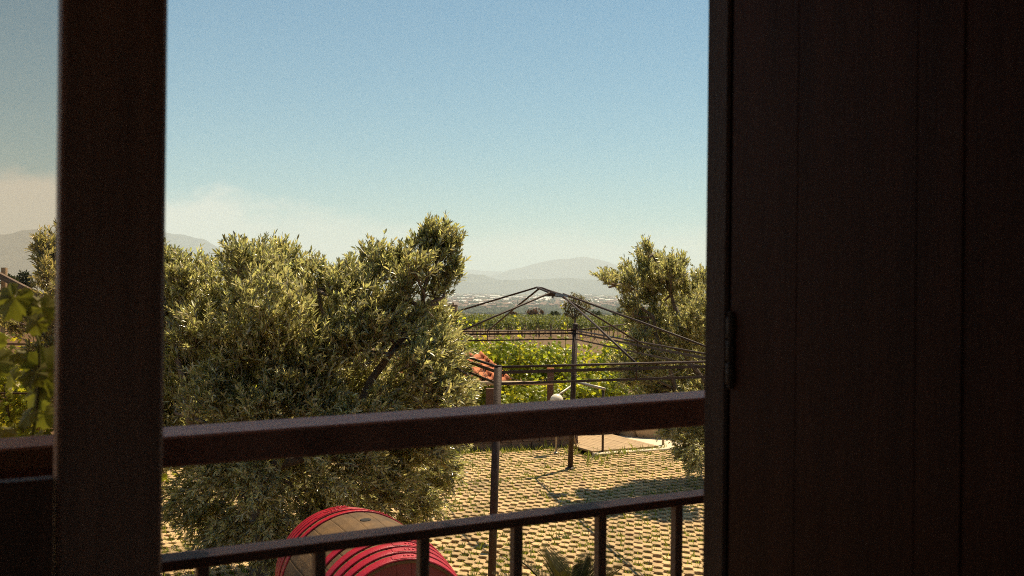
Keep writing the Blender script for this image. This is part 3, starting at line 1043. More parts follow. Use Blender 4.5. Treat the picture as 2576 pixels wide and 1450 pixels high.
# ------------------------------------------------------------------ retaining wall of rough stone at the back of the yard
wall = thing('retaining_wall', 'low brown rough stone wall at the far edge of the paving', 'wall', (0, 18.0, 0))
d2 = Vector((WB[0] - WA[0], WB[1] - WA[1], 0)); Lw = d2.length; d2.normalize(); n2_ = Vector((-d2.y, d2.x, 0))
A0 = Vector((WA[0], WA[1], 0))
mb = MB(); mb.box(0, Lw, 0.05, 0.28, -0.05, 0.40, lambda a, b, c: A0 + d2 * a + n2_ * b + Vector((0, 0, c))); mb.build('mortar_core', M['stone'], wall)
row_h = [0.15, 0.14, 0.13]
z0 = -0.02
for hgt in row_h:
    x = 0.0
    while x < Lw - 0.05:
        wd = random.uniform(0.16, 0.36)
        x1 = min(Lw, x + wd)
        j = lambda s=0.012: random.uniform(-s, s)
        pr = random.uniform(0.0, 0.03)
        p = [(x + .008 + j(), pr + j(), z0 + .006), (x1 - .008 + j(), pr + j(), z0 + .006), (x1 - .006, .30, z0 + .006), (x + .006, .30, z0 + .006),
             (x + .012 + j(), pr + .015 + j(), z0 + hgt - .006 + j(.005)), (x1 - .012 + j(), pr + .015 + j(), z0 + hgt - .006 + j(.005)), (x1 - .006, .29, z0 + hgt - .006), (x + .006, .29, z0 + hgt - .006)]
        mb = MB(); mb.box8([A0 + d2 * a + n2_ * b + Vector((0, 0, c_)) for a, b, c_ in p]); mb.build('stone', M['stone'], wall)
        x = x1
    z0 += hgt

# ------------------------------------------------------------------ timber deck with a pale kerb
deck = thing('timber_deck', 'small sunlit timber deck of narrow boards beside the paving', 'deck', (2.0, 18.6, 0))
dv = Vector((-math.sin(PYAW), math.cos(PYAW), 0)); du = Vector((math.cos(PYAW), math.sin(PYAW), 0))
D0 = Vector((1.50, 18.02, 0))
nb_ = 14
for k in range(nb_):
    a0, a1 = k * 0.105 + 0.003, (k + 1) * 0.105 - 0.003
    e = random.uniform(-0.01, 0.01)
    mb = MB(); mb.bevelbox(a0, a1, 0.03 + e - 0.0, 1.75 + e, 0.02, 0.055 + random.uniform(-.002, .002), lambda a, b, c_: D0 + du * a + dv * b + Vector((0, 0, c_)), 0.003, 1)
    mb.build('plank', M['deck'], deck)
for b0 in (0.15, 0.85, 1.55):
    mb = MB(); mb.box(0, nb_ * 0.105, b0, b0 + 0.06, -0.05, 0.0195, lambda a, b, c_: D0 + du * a + dv * b + Vector((0, 0, c_))); mb.build('joist', M['post_wood'], deck)
mb = MB(); mb.bevelbox(-0.02, 2.6, -0.16, 0.0, -0.06, 0.03, lambda a, b, c_: D0 + du * a + dv * b + Vector((0, 0, c_)), 0.006, 0)
tag(mb.build('kerb', M['kerb'], None), 'pale concrete kerb along the front of the timber deck', 'kerb')
mb = MB(); mb.box(1.50, 3.4, 0.04, 1.9, -0.06, 0.012, lambda a, b, c_: D0 + du * a + dv * b + Vector((0, 0, c_)))
mb.build('pale_path', M['kerb'], None, kind='structure')


# boulders and a log beyond the deck
def boulder(c, r, seed, label):
    g = np.random.default_rng(seed)
    mb = MB()
    n, m_ = 14, 9
    v, f = [], []
    ph = g.uniform(0, 6.28, 8)
    for i in range(m_ + 1):
        t = math.pi * i / m_
        for k in range(n):
            w = 2 * math.pi * k / n
            d = np.array([math.sin(t) * math.cos(w), math.sin(t) * math.sin(w), math.cos(t)])
            q = 1 + 0.14 * math.sin(3 * d[0] + ph[0]) + 0.12 * math.sin(4 * d[1] + ph[1]) + 0.1 * math.sin(5 * d[2] + ph[2]) + 0.05 * math.sin(9 * d[0] + 7 * d[1] + ph[3])
            v.append((c[0] + d[0] * r[0] * q, c[1] + d[1] * r[1] * q, c[2] + d[2] * r[2] * q))
    for i in range(m_):
        for k in range(n):
            f.append((i * n + k, (i + 1) * n + k, (i + 1) * n + (k + 1) % n, i * n + (k + 1) % n))
    mb.add(v, [f])
    return tag(mb.build('boulder', M['rock'], None, True), label, 'boulder')


boulder((2.45, 20.4, 0.15), (0.30, 0.3, 0.33), 2, 'tall pale boulder behind the timber deck')
boulder((2.95, 20.2, 0.12), (0.42, 0.35, 0.36), 4, 'widest pale boulder, at the right end of the deck')
boulder((1.05, 19.75, 0.1), (0.22, 0.22, 0.24), 6, 'small brown boulder beside the globe lamp')
mb = MB(); mb.tube([(1.35, 20.1, 0.16), (1.8, 20.25, 0.17), (2.2, 20.4, 0.15)], [0.16, 0.18, 0.15], 12)
tag(mb.build('fallen_log', M['post_wood'], None, True), 'dark fallen log lying at the back of the deck', 'log')

# ------------------------------------------------------------------ globe lamp
lb = on_z(1399, 1141, 0)
lamp = thing('garden_lamp', 'white globe garden lamp on a thin pale post', 'lamp', lb)
top_ = lb + Vector((0.0, 0, 0.85))
mb = MB(); mb.tube([lb, top_], 0.017, 10); mb.lathe(lb, (0, 0, 1), [(0, .05), (.02, .045), (.03, .02)], 12); mb.build('post', M['galv'], lamp, True)
gc = lb + Vector((0.0, 0, 0.965))
mb = MB(); mb.lathe(gc, (0, 0, 1), [(-0.118, 0.03)] + [(-.12 * math.cos(t), .12 * math.sin(t)) for t in np.linspace(0.3, math.pi - 0.01, 14)], 24); mb.build('globe', M['white'], lamp, True)
mb = MB(); mb.lathe(top_, (0, 0, 1), [(-.03, .02), (0, .045), (.012, .045)], 16); mb.build('collar', M['galv'], lamp, True)


# ------------------------------------------------------------------ pipe barriers beside the deck
def pipe_rail(label, a, b, za, zb, brace=None):
    t = thing('pipe_barrier', label, 'pipe rail', a)
    A, B = Vector((a.x, a.y, za)), Vector((b.x, b.y, zb))
    mb = MB(); e = (B - A).normalized() * 0.06
    mb.tube([A - e, B + e], 0.026, 12); mb.build('pipe', M['galv'], t, True)
    for q, z in ((a, za), (b, zb)):
        mb = MB(); mb.tube([Vector((q.x, q.y, 0)), Vector((q.x, q.y, z - 0.02))], 0.022, 10); mb.build('post', M['post_wood'] if False else M['iron'], t, True)
    if brace:
        mb = MB(); mb.tube([Vector((a.x, a.y, za - 0.05)), brace], 0.022, 10); mb.build('brace', M['galv'], t, True)
    return t


pa, pb = on_z(1443, 1120, 0), on_z(1516, 1141, 0)
pipe_rail('galvanised pipe rail with a slanted brace, left of the timber deck', pa, pb, 1.22, 1.18, Vector((pa.x - 0.65, pa.y - 0.3, 0.75)))
pc = on_z(1668, 1121, 0)
t = thing('deck_stake', 'short wooden stake at the right corner of the deck', 'stake', pc)
mb = MB(); mb.bevelbox(-.022, .022, -.022, .022, -.04, .42, lambda a, b, c_: pc + Vector((a, b, c_)), 0.004, 2); mb.build('shaft', M['deck'], t)
pd = on_z(1452, 1133, 0)
t = thing('leaning_stake', 'thin wooden stake leaning beside the left edge of the deck', 'stake', pd)
mb = MB(); mb.tube([pd - Vector((0, 0, .03)), pd + Vector((-0.13, 0.05, 0.62))], 0.014, 8); mb.build('shaft', M['deck'], t, True)

# ------------------------------------------------------------------ low shed with a terracotta roof, log beam and posts
shed = thing('tiled_shed', 'low timber shed with a terracotta tile roof behind the olive tree', 'shed', (-0.8, 20.2, 0))
EV0, EV1 = Vector((-2.35, 19.15, 1.16)), Vector((0.02, 19.5, 1.16))
slope = Vector((-0.66, 2.1, 0.38))
ed = (EV1 - EV0); EL = ed.length; ed.normalize()
SL = slope.length; sl = slope.normalized()
up_ = ed.cross(sl).normalized()
mb = MB(); mb.box(0, EL, 0, SL, -0.035, -0.012, lambda a, b, c_: EV0 + ed * a + sl * b + up_ * c_); mb.build('roof_board', M['post_wood'], shed)
ncol, nrow = 9, 6
cw, rl = EL / ncol, SL / nrow
tprof = [(0.0, 0.02), (0.04, 0.008), (0.3, 0.004), (0.64, 0.008), (0.69, 0.024), (0.73, 0.05), (0.80, 0.066), (0.88, 0.066), (0.95, 0.05), (1.0, 0.022)]
v, f = [], []
for (yy_, lift) in ((-0.03, 0.007), (rl + 0.03, 0.0)):
    for th in (0.0, -0.012):
        for x_, z_ in tprof:
            v.append((x_ * cw, yy_, z_ + lift + th))
K = len(tprof)
for q in range(K - 1):
    f += [(q, q + 1, 2 * K + q + 1, 2 * K + q), (K + q + 1, K + q, 3 * K + q, 3 * K + q + 1), (q + 1, q, K + q, K + q + 1), (2 * K + q, 2 * K + q + 1, 3 * K + q + 1, 3 * K + q)]
mat3 = Matrix((ed, sl, up_)).transposed().to_4x4()
mb = MB(); mb.add(v, [f])
tile0 = mb.build('roof_tile', M['terracotta'], None, True)
for r_ in range(nrow):
    for c_ in range(ncol):
        o = tile0 if (r_, c_) == (0, 0) else tile0.copy()
        if o is not tile0:
            COL.objects.link(o)
        p = EV0 + ed * (c_ * cw) + sl * (r_ * rl) + up_ * (0.004 + random.uniform(0, .006))
        o.parent = shed
        o.matrix_local = Matrix.Translation(p - shed.location) @ mat3 @ Matrix.Rotation(random.gauss(0, .012), 4, 'Z')
lg0, lg1 = at(1120, 966, 18.9), at(1390, 964, 19.3)
mb = MB(); mb.tube([lg0, lerp(lg0, lg1, .5) + Vector((0, 0, .006)), lg1], [0.05, 0.043, 0.036], 14); mb.build('log_beam', M['log'], shed, True)
for px_q in (1232, 1120):
    p = at(px_q, 972, 19.15)
    mb = MB(); mb.bevelbox(-.075, .075, -.07, .07, -.05, p.z - 0.042, lambda a, b, c_: Vector((p.x + a, p.y + b, c_)), .008, 2); mb.build('post', M['post_wood'], shed)
p = at(1385, 927, 19.55)
mb = MB(); mb.bevelbox(-.062, .062, -.06, .06, -.05, p.z - 0.02, lambda a, b, c_: Vector((p.x + a, p.y + b, c_)), .008, 2)
gate_post = thing('wooden_post', 'stout reddish brown wooden post among the vines at the end of the log', 'post', (p.x, p.y, 0))
mb.build('shaft', M['post_wood'], gate_post)
mb = MB(); mb.bevelbox(-.07, .07, -.068, .068, p.z - 0.0195, p.z + 0.005, lambda a, b, c_: Vector((p.x + a, p.y + b, c_)), .006, 2); mb.build('cap', M['terracotta'], gate_post)

# ================================================================== VEGETATION
OLIVE_T = np.array([(0, 0, 0), (-0.125, 0.36, 0.04), (-0.11, 0.70, 0.03), (0, 1.0, -0.03), (0.11, 0.70, 0.03), (0.125, 0.36, 0.04)])
OLIVE_F = [np.array([(0, 1, 2, 3), (0, 3, 4, 5)])]


def olive_tree(label, base, limbs, blobs, dens, leaf_len, seed, up_top=0.85, px_scale=True):
    """Trunk, limbs, twigs with opposite leaves.  blobs: (centre, radius) of the leafy clumps."""
    g = np.random.default_rng(seed)
    root = thing('olive_tree', label, 'olive tree', base)
    zs = np.array([c_.z for c_, r_ in blobs])
    zlo, zhi = zs.min(), zs.max()
    mb = MB()
    top_ = limbs[0][0]
    pts = [base + Vector((0, 0, -0.05)), base.lerp(top_, 0.3) + Vector((.05, .03, 0)), base.lerp(top_, 0.65) + Vector((-.04, .02, 0)), top_]
    mb.tube(pts, [0.17, 0.13, 0.125, 0.09], 12)
    mb.build('trunk', M['bark'], root, True)
    for path, r0 in [(l, 0.055) for l in limbs]:
        mb = MB()
        P = []
        for a, b in zip(path[:-1], path[1:]):
            for q in range(4):
                P.append(a.lerp(b, q / 4) + Vector(g.normal(0, 0.015, 3)))
        P.append(path[-1])
        mb.tube(P, list(np.linspace(r0, 0.012, len(P))), 8)
        mb.build('limb', M['bark'], root, True)
    # small boughs from the limbs to each clump
    allp = [p for l in limbs for p in l]
    mb = MB()
    for c_, r_ in blobs:
        q = min(allp, key=lambda p: (p - c_).length + max(0, p.z - c_.z) * 0.6)
        m_ = q.lerp(c_, 0.5) + Vector((g.normal(0, .08), g.normal(0, .08), -0.05))
        mb.tube([q, m_, c_], [0.022, 0.016, 0.008], 6)
        for k in range(5):
            d = Vector(g.normal(0, 1, 3)).normalized()
            mb.tube([m_.lerp(c_, 0.6), c_ + d * r_ * 0.35, c_ + d * r_ * 0.8 + Vector((0, 0, 0.05))], [0.009, 0.006, 0.003], 4)
    mb.build('bough', M['bark'], root, True)
    B, Dn, Ln = [], [], []
    heart = np.array([base.x, base.y, zlo + 0.25 * (zhi - zlo)])
    for c_, r_ in blobs:
        n = max(8, int(dens * r_ * r_))
        d = unit(g.normal(0, 1, (n, 3)))
        rr = r_ * g.uniform(0.0, 1.0, (n, 1)) ** 0.55 * 0.92
        p = np.array(c_) + d * rr
        h = (c_.z - zlo) / max(0.1, zhi - zlo)
        comb = unit(np.array(c_) - heart + np.array([0, 0, 0.25]))      # a whole branch points one way
        away = unit(p - heart)
        upv = -0.35 + (up_top + 0.35) * h
        B.append(p)
        Dn.append(unit(comb * 0.45 + away * 0.35 + d * 0.22 + np.array([0, 0, upv]) + g.normal(0, 0.30, (n, 3))))
        Ln.append(g.uniform(0.08, 0.20, n))
        # long feathery shoots that stand clear of the crown
        m = 5 + int(26 * r_)
        d = unit(g.normal(0, 1, (m, 3)) + comb * 0.8)
        B.append(np.array(c_) + d * r_ * g.uniform(0.3, 0.8, (m, 1)))
        Dn.append(unit(comb * 0.4 + d * 0.35 + np.array([0, 0, upv + 0.15]) + g.normal(0, 0.2, (m, 3))))
        Ln.append(g.uniform(0.16, 0.32, m) * min(1, 0.55 + r_))
    B, Dn, Ln = np.concatenate(B), np.concatenate(Dn), np.concatenate(Ln)
    T = len(B)
    bend = g.normal(0, 0.18, (T, 3)) + np.array([0, 0, -0.10])
    K = 8

    def pos(t):
        return B[:, None, :] + Dn[:, None, :] * (Ln[:, None] * t)[..., None] + bend[:, None, :] * (Ln[:, None] * t ** 2)[..., None]
    tt = np.linspace(0.12, 1.0, K)[None] * np.ones((T, 1)) + g.normal(0, 0.02, (T, K))
    P = pos(tt)
    tan = unit(Dn[:, None, :] + 2 * bend[:, None, :] * tt[..., None])
    ref = unit(g.normal(0, 1, (T, 1, 3)))
    s1 = unit(np.cross(tan, ref))
    s2 = np.cross(tan, s1)
    org, al, nr, sz = [], [], [], []
    for sgn in (1, -1):
        alt = (np.arange(K) % 2 == 0)[None, :, None]
        side = np.where(alt, s1, s2) * sgn
        ang = g.uniform(0.35, 0.85, (T, K, 1))
        a = tan * np.cos(ang) + side * np.sin(ang) + g.normal(0, 0.12, (T, K, 3))
        nn = unit(tan * 0.6 - side * 0.25 + np.array([0, 0, 0.55]) + g.normal(0, 0.35, (T, K, 3)))
        org.append(P.reshape(-1, 3)); al.append(a.reshape(-1, 3)); nr.append(nn.reshape(-1, 3))
        sz.append((leaf_len * g.uniform(0.65, 1.2, (T, K)) * (1.05 - 0.45 * np.abs(tt - 0.45))).ravel())
    # the tip leaf
    org.append(P[:, -1]); al.append(tan[:, -1]); nr.append(unit(g.normal(0, 1, (T, 3)))); sz.append(leaf_len * g.uniform(.6, .95, T))
    org, al, nr, sz = map(np.concatenate, (org, al, nr, sz))
    ok = g.uniform(0, 1, len(org)) < 0.9
    mb = MB()
    put_leaves(mb, OLIVE_T, OLIVE_F, org[ok], al[ok], nr[ok], sz[ok])
    mb.build('foliage', M['olive'], root, False, kind='stuff')
    # twig stems
    S3 = pos(np.linspace(-0.25, 1.0, 4)[None] * np.ones((T, 1)))
    rad = np.array([0.0028, 0.0022, 0.0016, 0.0009])
    a = unit(np.cross(Dn, g.normal(0, 1, (T, 3))))
    b = np.cross(Dn, a)
    ring = []
    for k in range(3):
        w = 2 * math.pi * k / 3
        ring.append(S3 + (a * math.cos(w) + b * math.sin(w))[:, None, :] * rad[None, :, None])
    V = np.stack(ring, 2)                         # T,4,3,3
    f = []
    for i in range(3):
        for k in range(3):
            f.append((i * 3 + k, i * 3 + (k + 1) % 3, (i + 1) * 3 + (k + 1) % 3, (i + 1) * 3 + k))
    f = np.array(f)
    mb = MB()
    mb.add(V.reshape(-1, 3), [(f[None] + (np.arange(T) * 12)[:, None, None]).reshape(-1, 4)])
    mb.build('twig', M['twig'], root, False, kind='stuff')
    return root


def blobs_of(lst, d0, jit, seed, extra=0):
    g = np.random.default_rng(seed)
    out = []
    for q in lst:
        px, py, r = q[:3]
        dd = d0 + (q[3] if len(q) > 3 else g.uniform(-jit, jit))
        out.append((at(px, py, dd), r * dd / F * 1.02))
    return out


main_blobs = blobs_of([(640, 700, 84), (698, 672, 54), (602, 676, 48), (735, 715, 76), (460, 720, 70), (430, 700, 50), (500, 720, 55), (430, 800, 85), (560, 790, 100), (680, 800, 115), (790, 780, 90), (805, 725, 40), (870, 730, 62), (880, 708, 36),
                       (955, 682, 46), (922, 668, 28), (1095, 618, 38, -.2), (1068, 608, 30, -.2), (1128, 634, 32, -.2), (1105, 660, 44, -.2), (1045, 690, 42), (1085, 735, 40, -.2), (1125, 700, 36, -.2), (1060, 640, 34, -.2), (1000, 668, 30), (930, 800, 100), (1000, 830, 80), (1060, 880, 80), (1105, 900, 58), (1125, 955, 45), (1160, 992, 28), (1120, 830, 34), (1085, 800, 30),
                       (480, 930, 105), (620, 960, 115), (760, 950, 115), (890, 950, 115), (1010, 980, 95), (1090, 1000, 75), (1160, 1022, 28), (460, 1100, 105), (590, 1140, 115), (730, 1160, 115), (860, 1160, 105), (990, 1140, 90), (1085, 1120, 65), (1130, 1090, 45),
                       (500, 1255, 85), (620, 1290, 95), (560, 1340, 60), (960, 1220, 70), (1045, 1215, 55), (1060, 1260, 32), (790, 1260, 95), (880, 1270, 70), (690, 1370, 60), (1105, 1180, 42), (1010, 1280, 36), (985, 700, 42), (1015, 735, 38), (930, 712, 36), (540, 1010, 80, -.6), (690, 880, 85, -.5), (820, 890, 85, -.5), (660, 1060, 90, -.7), (820, 1060, 90, -.7), (950, 1060, 80, -.6), (490, 860, 70, -.5), (600, 880, 80, -.5), (760, 1010, 80, -.6), (900, 880, 70, -.6), (440, 1000, 80, .4), (560, 1060, 90, .6), (720, 1040, 100, .7), (880, 1020, 100, .7), (650, 1220, 80, -.75), (600, 1330, 55, -.6), (690, 1310, 60, -.7), (770, 1330, 50, -.3), (560, 1190, 70, -.6), (1040, 930, 60, -.6)], 9.9, 0.75, 1)
b0 = on_z(665, 1462, 0)
fork = b0 + Vector((-0.1, 0.0, 1.35))
olive_tree('large silvery olive tree beside the barrel, its crown filling the left of the yard', b0,
           [[fork, at(560, 930, 9.9), at(582, 840, 9.8), at(640, 720, 9.9)], [fork, at(760, 1000, 9.9), at(830, 860, 10.1), at(800, 730, 9.9)],
            [fork + Vector((0.05, 0, -.1)), at(880, 1040, 9.6), at(1000, 870, 9.5), at(1060, 770, 9.6), at(1090, 640, 9.7)], [fork, at(480, 1050, 9.5), at(440, 880, 9.8), at(450, 740, 9.9)],
            [fork + Vector((0, 0, -.2)), at(900, 1130, 9.7), at(1020, 1040, 9.6), at(1130, 960, 9.5)]],
           main_blobs, 1200, 0.080, 21)
left_blobs = blobs_of([(128, 662, 40), (108, 632, 20), (140, 720, 45), (120, 700, 25), (210, 640, 90), (300, 620, 80), (350, 700, 90), (230, 760, 110), (330, 830, 110), (150, 820, 60), (250, 920, 110), (350, 1000, 100), (170, 960, 60), (280, 1090, 90), (120, 900, 40), (95, 800, 36), (50, 825, 36, 1.2), (10, 800, 36, 1.4), (115, 840, 30)], 10.6, 0.6, 2)
b1 = on_z(285, 1420, 0)
fork = b1 + Vector((0.05, 0, 1.2))
olive_tree('olive tree half hidden behind the thick centre post of the door frame', b1, [[fork, at(280, 900, 10.6), at(300, 660, 10.6)], [fork, at(220, 850, 10.5), at(140, 690, 10.6)], [fork, at(340, 900, 10.7), at(350, 740, 10.6)]], left_blobs, 1200, 0.080, 22)
right_blobs = blobs_of([(1532, 712, 14), (1520, 706, 7), (1556, 716, 22), (1578, 690, 16), (1590, 725, 32), (1622, 700, 38), (1620, 660, 22), (1632, 638, 15), (1652, 680, 34), (1690, 690, 38), (1715, 672, 18), (1680, 715, 52), (1745, 735, 36), (1765, 712, 24), (1640, 755, 50), (1720, 775, 58), (1590, 775, 26), (1605, 810, 30), (1660, 840, 62), (1740, 850, 70), (1800, 800, 90), (1850, 900, 100), (1610, 870, 34), (1640, 920, 55), (1720, 940, 80), (1650, 985, 45), (1740, 1030, 70),
                        (1735, 1095, 36), (1755, 1135, 32), (1745, 1160, 16), (1810, 1070, 80), (1690, 1075, 24), (1720, 1130, 18), (1830, 980, 100), (1900, 1000, 90), (1565, 920, 24), (1590, 950, 28)], 15.3, 0.8, 3)
b2 = Vector((3.35, 15.6, 0))
fork = b2 + Vector((-0.05, 0, 1.1))
olive_tree('olive tree at the right, partly hidden by the dark open door', b2, [[fork, at(1730, 900, 15.4), at(1690, 740, 15.3), at(1640, 640, 15.3)], [fork, at(1790, 880, 15.4), at(1760, 720, 15.3)], [fork, at(1700, 980, 15.2), at(1640, 800, 15.2), at(1560, 715, 15.2)], [fork, at(1850, 950, 15.5), at(1870, 850, 15.4)]], right_blobs, 1350, 0.078, 23)


# ------------------------------------------------------------------ grapevines
def palm_leaf(detail=1):
    """Five-lobed vine leaf, radius about 1, stalk at the origin."""
    pts = [(0.0, 0.0), (-0.30, -0.22), (-0.62, -0.05), (-0.50, 0.18), (-0.95, 0.42), (-0.80, 0.62), (-0.42, 0.62), (-0.38, 0.95), (0.0, 1.25), (0.38, 0.95), (0.42, 0.62), (0.80, 0.62), (0.95, 0.42), (0.50, 0.18), (0.62, -0.05), (0.30, -0.22)]
    v = [(x, y, -0.18 * abs(x) - 0.12 * max(0, y - 0.4)) for x, y in pts] + [(0, 0.42, 0.09)]
    n = len(pts)
    f = [(n, (i + 1) % n, i) for i in range(n)]
    return np.array(v), [np.array(f)]


VL_T, VL_F = palm_leaf()


def grapevine(label, base, size, n, seed, leaf=0.062, shoots=2, mat_='vine', group=None, yaw=0.3):
    g = np.random.default_rng(seed)
    root = thing('grapevine', label, 'grapevine', base, group)
    wx, wy, hz_ = size
    mb = MB()
    P = [base + Vector((0, 0, -0.05))] + [base + Vector((g.normal(0, .05), g.normal(0, .05), hz_ * q)) for q in (0.25, 0.5, 0.75)]
    mb.tube(P, [0.035, 0.03, 0.024, 0.015], 7)
    for k in range(5):
        q = P[2] + Vector((g.uniform(-.5, .5) * wx, g.uniform(-.4, .4) * wy, g.uniform(0, .4) * hz_))
        mb.tube([P[2], P[2].lerp(q, .5) + Vector((0, 0, .1)), q], [.014, .01, .005], 5)
    mb.build('stem', M['bark'], root, True)
    u = np.column_stack([g.uniform(-1, 1, n), g.uniform(-1, 1, n), g.uniform(0, 1, n)])
    # lumpy outline: leaves gather round several bunches
    cb = np.column_stack([g.uniform(-.85, .85, 11), g.uniform(-.8, .8, 11), g.uniform(.10, .98, 11)])
    pick = g.integers(0, 11, n)
    u = np.where(g.uniform(0, 1, (n, 1)) < 0.8, cb[pick] + g.normal(0, 1, (n, 3)) * np.array([.22, .3, .11]), u)
    p = np.array(base) + np.column_stack([u[:, 0] * wx / 2 * math.cos(yaw) - u[:, 1] * wy / 2 * math.sin(yaw), u[:, 0] * wx / 2 * math.sin(yaw) + u[:, 1] * wy / 2 * math.cos(yaw), np.maximum(u[:, 2], .02) * hz_])
    nr = unit(np.column_stack([u[:, 0] * .5, np.minimum(u[:, 1], 0.2) * .8 - .25, np.full(n, .75)]) + g.normal(0, .45, (n, 3)))
    al = np.cross(nr, g.normal(0, 1, (n, 3))) + np.array([0, -.15, -.55])
    mb = MB()
    put_leaves(mb, VL_T, VL_F, p, al, nr, leaf * g.uniform(.55, 1.15, n))
    mb.build('foliage', M[mat_], root, False, kind='stuff')
    for k in range(shoots):
        s0 = base + Vector((g.uniform(-.45, .45) * wx, g.uniform(-.3, .3) * wy, hz_ * .88))
        L = g.uniform(.3, .6)
        d = Vector((g.normal(0, .25), g.normal(0, .25), 1)).normalized()
        sp = [s0 + d * L * q + Vector((g.normal(0, .02), 0, 0)) for q in np.linspace(0, 1, 6)]
        mb = MB(); mb.tube(sp, list(np.linspace(.006, .002, 6)), 5)
        o = mb.build('shoot', M['vine'], root, True)
        m = 9
        ti = g.uniform(.05, 1, m)
        pp = np.array([s0 + d * L * q for q in ti])
        mb = MB()
        put_leaves(mb, VL_T, VL_F, pp, g.normal(0, 1, (m, 3)) + np.array([0, 0, .1]), unit(g.normal(0, .6, (m, 3)) + np.array([0, -.6, .5])), leaf * (1.15 - .85 * ti))
        mb.build('shoot_leaf', M[mat_], o, False, kind='stuff')
    return root


vlab = ['leafy grapevine crowding over the tiled shed roof', 'grapevine behind the log beam, its leaves lit yellow green', 'grapevine rising just left of the tall far gazebo post', 'grapevine just right of the tall far gazebo post', 'shaded grapevine under the branches of the right olive tree',
        'low bright grapevine between the near gazebo post and the globe lamp', 'low grapevine spilling over the pipe rail', 'low grapevine under the log beam']
vin = [((-0.75, 22.6), (2.2, 1.2, 1.85), 1500, 0.072, 6), ((0.35, 22.4), (1.9, 1.2, 1.75), 1400, 0.072, 6), ((1.0, 21.6), (1.6, 1.1, 1.75), 1100, 0.072, 5), ((2.3, 21.9), (2.2, 1.2, 1.85), 1500, 0.072, 5), ((3.9, 22.0), (2.0, 1.2, 1.8), 900, 0.072, 1),
       ((0.5, 20.3), (1.6, 0.8, 1.12), 800, 0.068, 0), ((1.75, 20.9), (1.7, 0.7, 1.15), 700, 0.068, 1), ((-0.7, 19.9), (1.4, 0.7, 0.85), 500, 0.068, 0)]
for k, ((x_, y_), sz_, n_, lf_, sh_) in enumerate(vin):
    grapevine(vlab[k], Vector((x_, y_, -0.05)), sz_, int(n_ * 2.9), 100 + k, lf_, sh_)
for k, (px_q, pt, pbm, dq, lab_) in enumerate(((1415, 757, 830, 20.5, 'tall lone vine shoot rising beside the far gazebo post'), (1300, 770, 850, 20.5, 'lone vine shoot standing up left of the far gazebo post'), (1215, 790, 860, 21, 'thin vine shoot by the middle of the far gazebo rail'))):
    g = np.random.default_rng(300 + k)
    a, b = at(px_q + 8, pbm, dq), at(px_q - 4, pt, dq)
    root = thing('vine_shoot', lab_, 'vine shoot', (a.x, a.y, a.z - 0.6))
    P = [a + Vector((0, 0, -.6))] + [a.lerp(b, q) + Vector((math.sin(q * 5) * .02, 0, 0)) for q in np.linspace(0, 1, 7)]
    mb = MB(); mb.tube(P, list(np.linspace(.007, .0018, 8)), 5); mb.build('stem', M['vine'], root, True)
    for q in np.linspace(-0.5, .95, 13):
        pp = np.array(a.lerp(b, q)) + g.normal(0, .025, 3)
        mb = MB(); put_leaves(mb, VL_T, VL_F, pp[None], g.normal(0, 1, (1, 3)), unit(g.normal(0, .5, (1, 3)) + np.array([[0, -.7, .3]])), [0.07 * (1.0 - .68 * max(q, 0)) * g.uniform(.7, 1.1)])
        mb.build('leaf', M['vine'], root)

# vine right outside the glass, on the balcony rail
nv = thing('potted_vine', 'dark green broad leaved vine climbing in front of the glazed side', 'vine', W(-0.05, 2.10, FLOOR))
stem = [W(-0.05, 2.10, FLOOR), at(70, 1160, 2.02), at(92, 1040, 2.02), at(100, 940, 2.02), at(98, 860, 2.03), at(60, 790, 2.04), at(118, 740, 2.04)]
P = []
for a, b in zip(stem[:-1], stem[1:]):
    P += [a.lerp(b, q / 4) for q in range(4)]
mb = MB(); mb.tube(P + [stem[-1]], list(np.linspace(.0045, .0016, len(P) + 1)), 6); mb.build('stem', M['vine_near'], nv, True)
mb = MB(); mb.tube([at(60, 790, 2.04), at(10, 800, 2.05), at(-40, 780, 2.06)], [.003, .002, .0015], 5); mb.build('stem', M['vine_near'], nv, True)
mb = MB(); mb.lathe(W(-0.05, 2.06, FLOOR - 0.03), (0, 0, 1), [(0, .085), (.02, .09), (.16, .115), (.17, .125), (.19, .125), (.19, .105)], 20); mb.build('pot', M['terracotta'], nv, True)


def big_leaf():
    pts = []
    for k in range(41):
        w = -math.pi * 0.93 + 2 * math.pi * 0.93 * k / 40
        r = 0.80 + 0.20 * math.cos(5 * w) ** 2 * (1 if abs(w) < 2.4 else .5) + 0.03 * math.sin(23 * w)
        pts.append((r * math.sin(w), r * math.cos(w) + 0.15))
    v, f = [(0, 0, 0.0)], []
    for q, rr in enumerate((.35, .7, 1.0)):
        for x, y in pts:
            lob = 0.06 * math.cos(5 * math.atan2(x, y - .1))
            v.append((x * rr, y * rr, -0.16 * (rr ** 2) * abs(x) + lob * rr - 0.1 * rr * rr))
    m = len(pts)
    for k in range(m - 1):
        f.append((0, 1 + k, 2 + k, 2 + k))
    q4 = []
    for q in range(2):
        for k in range(m - 1):
            a = 1 + q * m + k
            q4.append((a, a + m, a + m + 1, a + 1))
    return np.array(v), [np.array([t[:3] for t in f]), np.array(q4)]


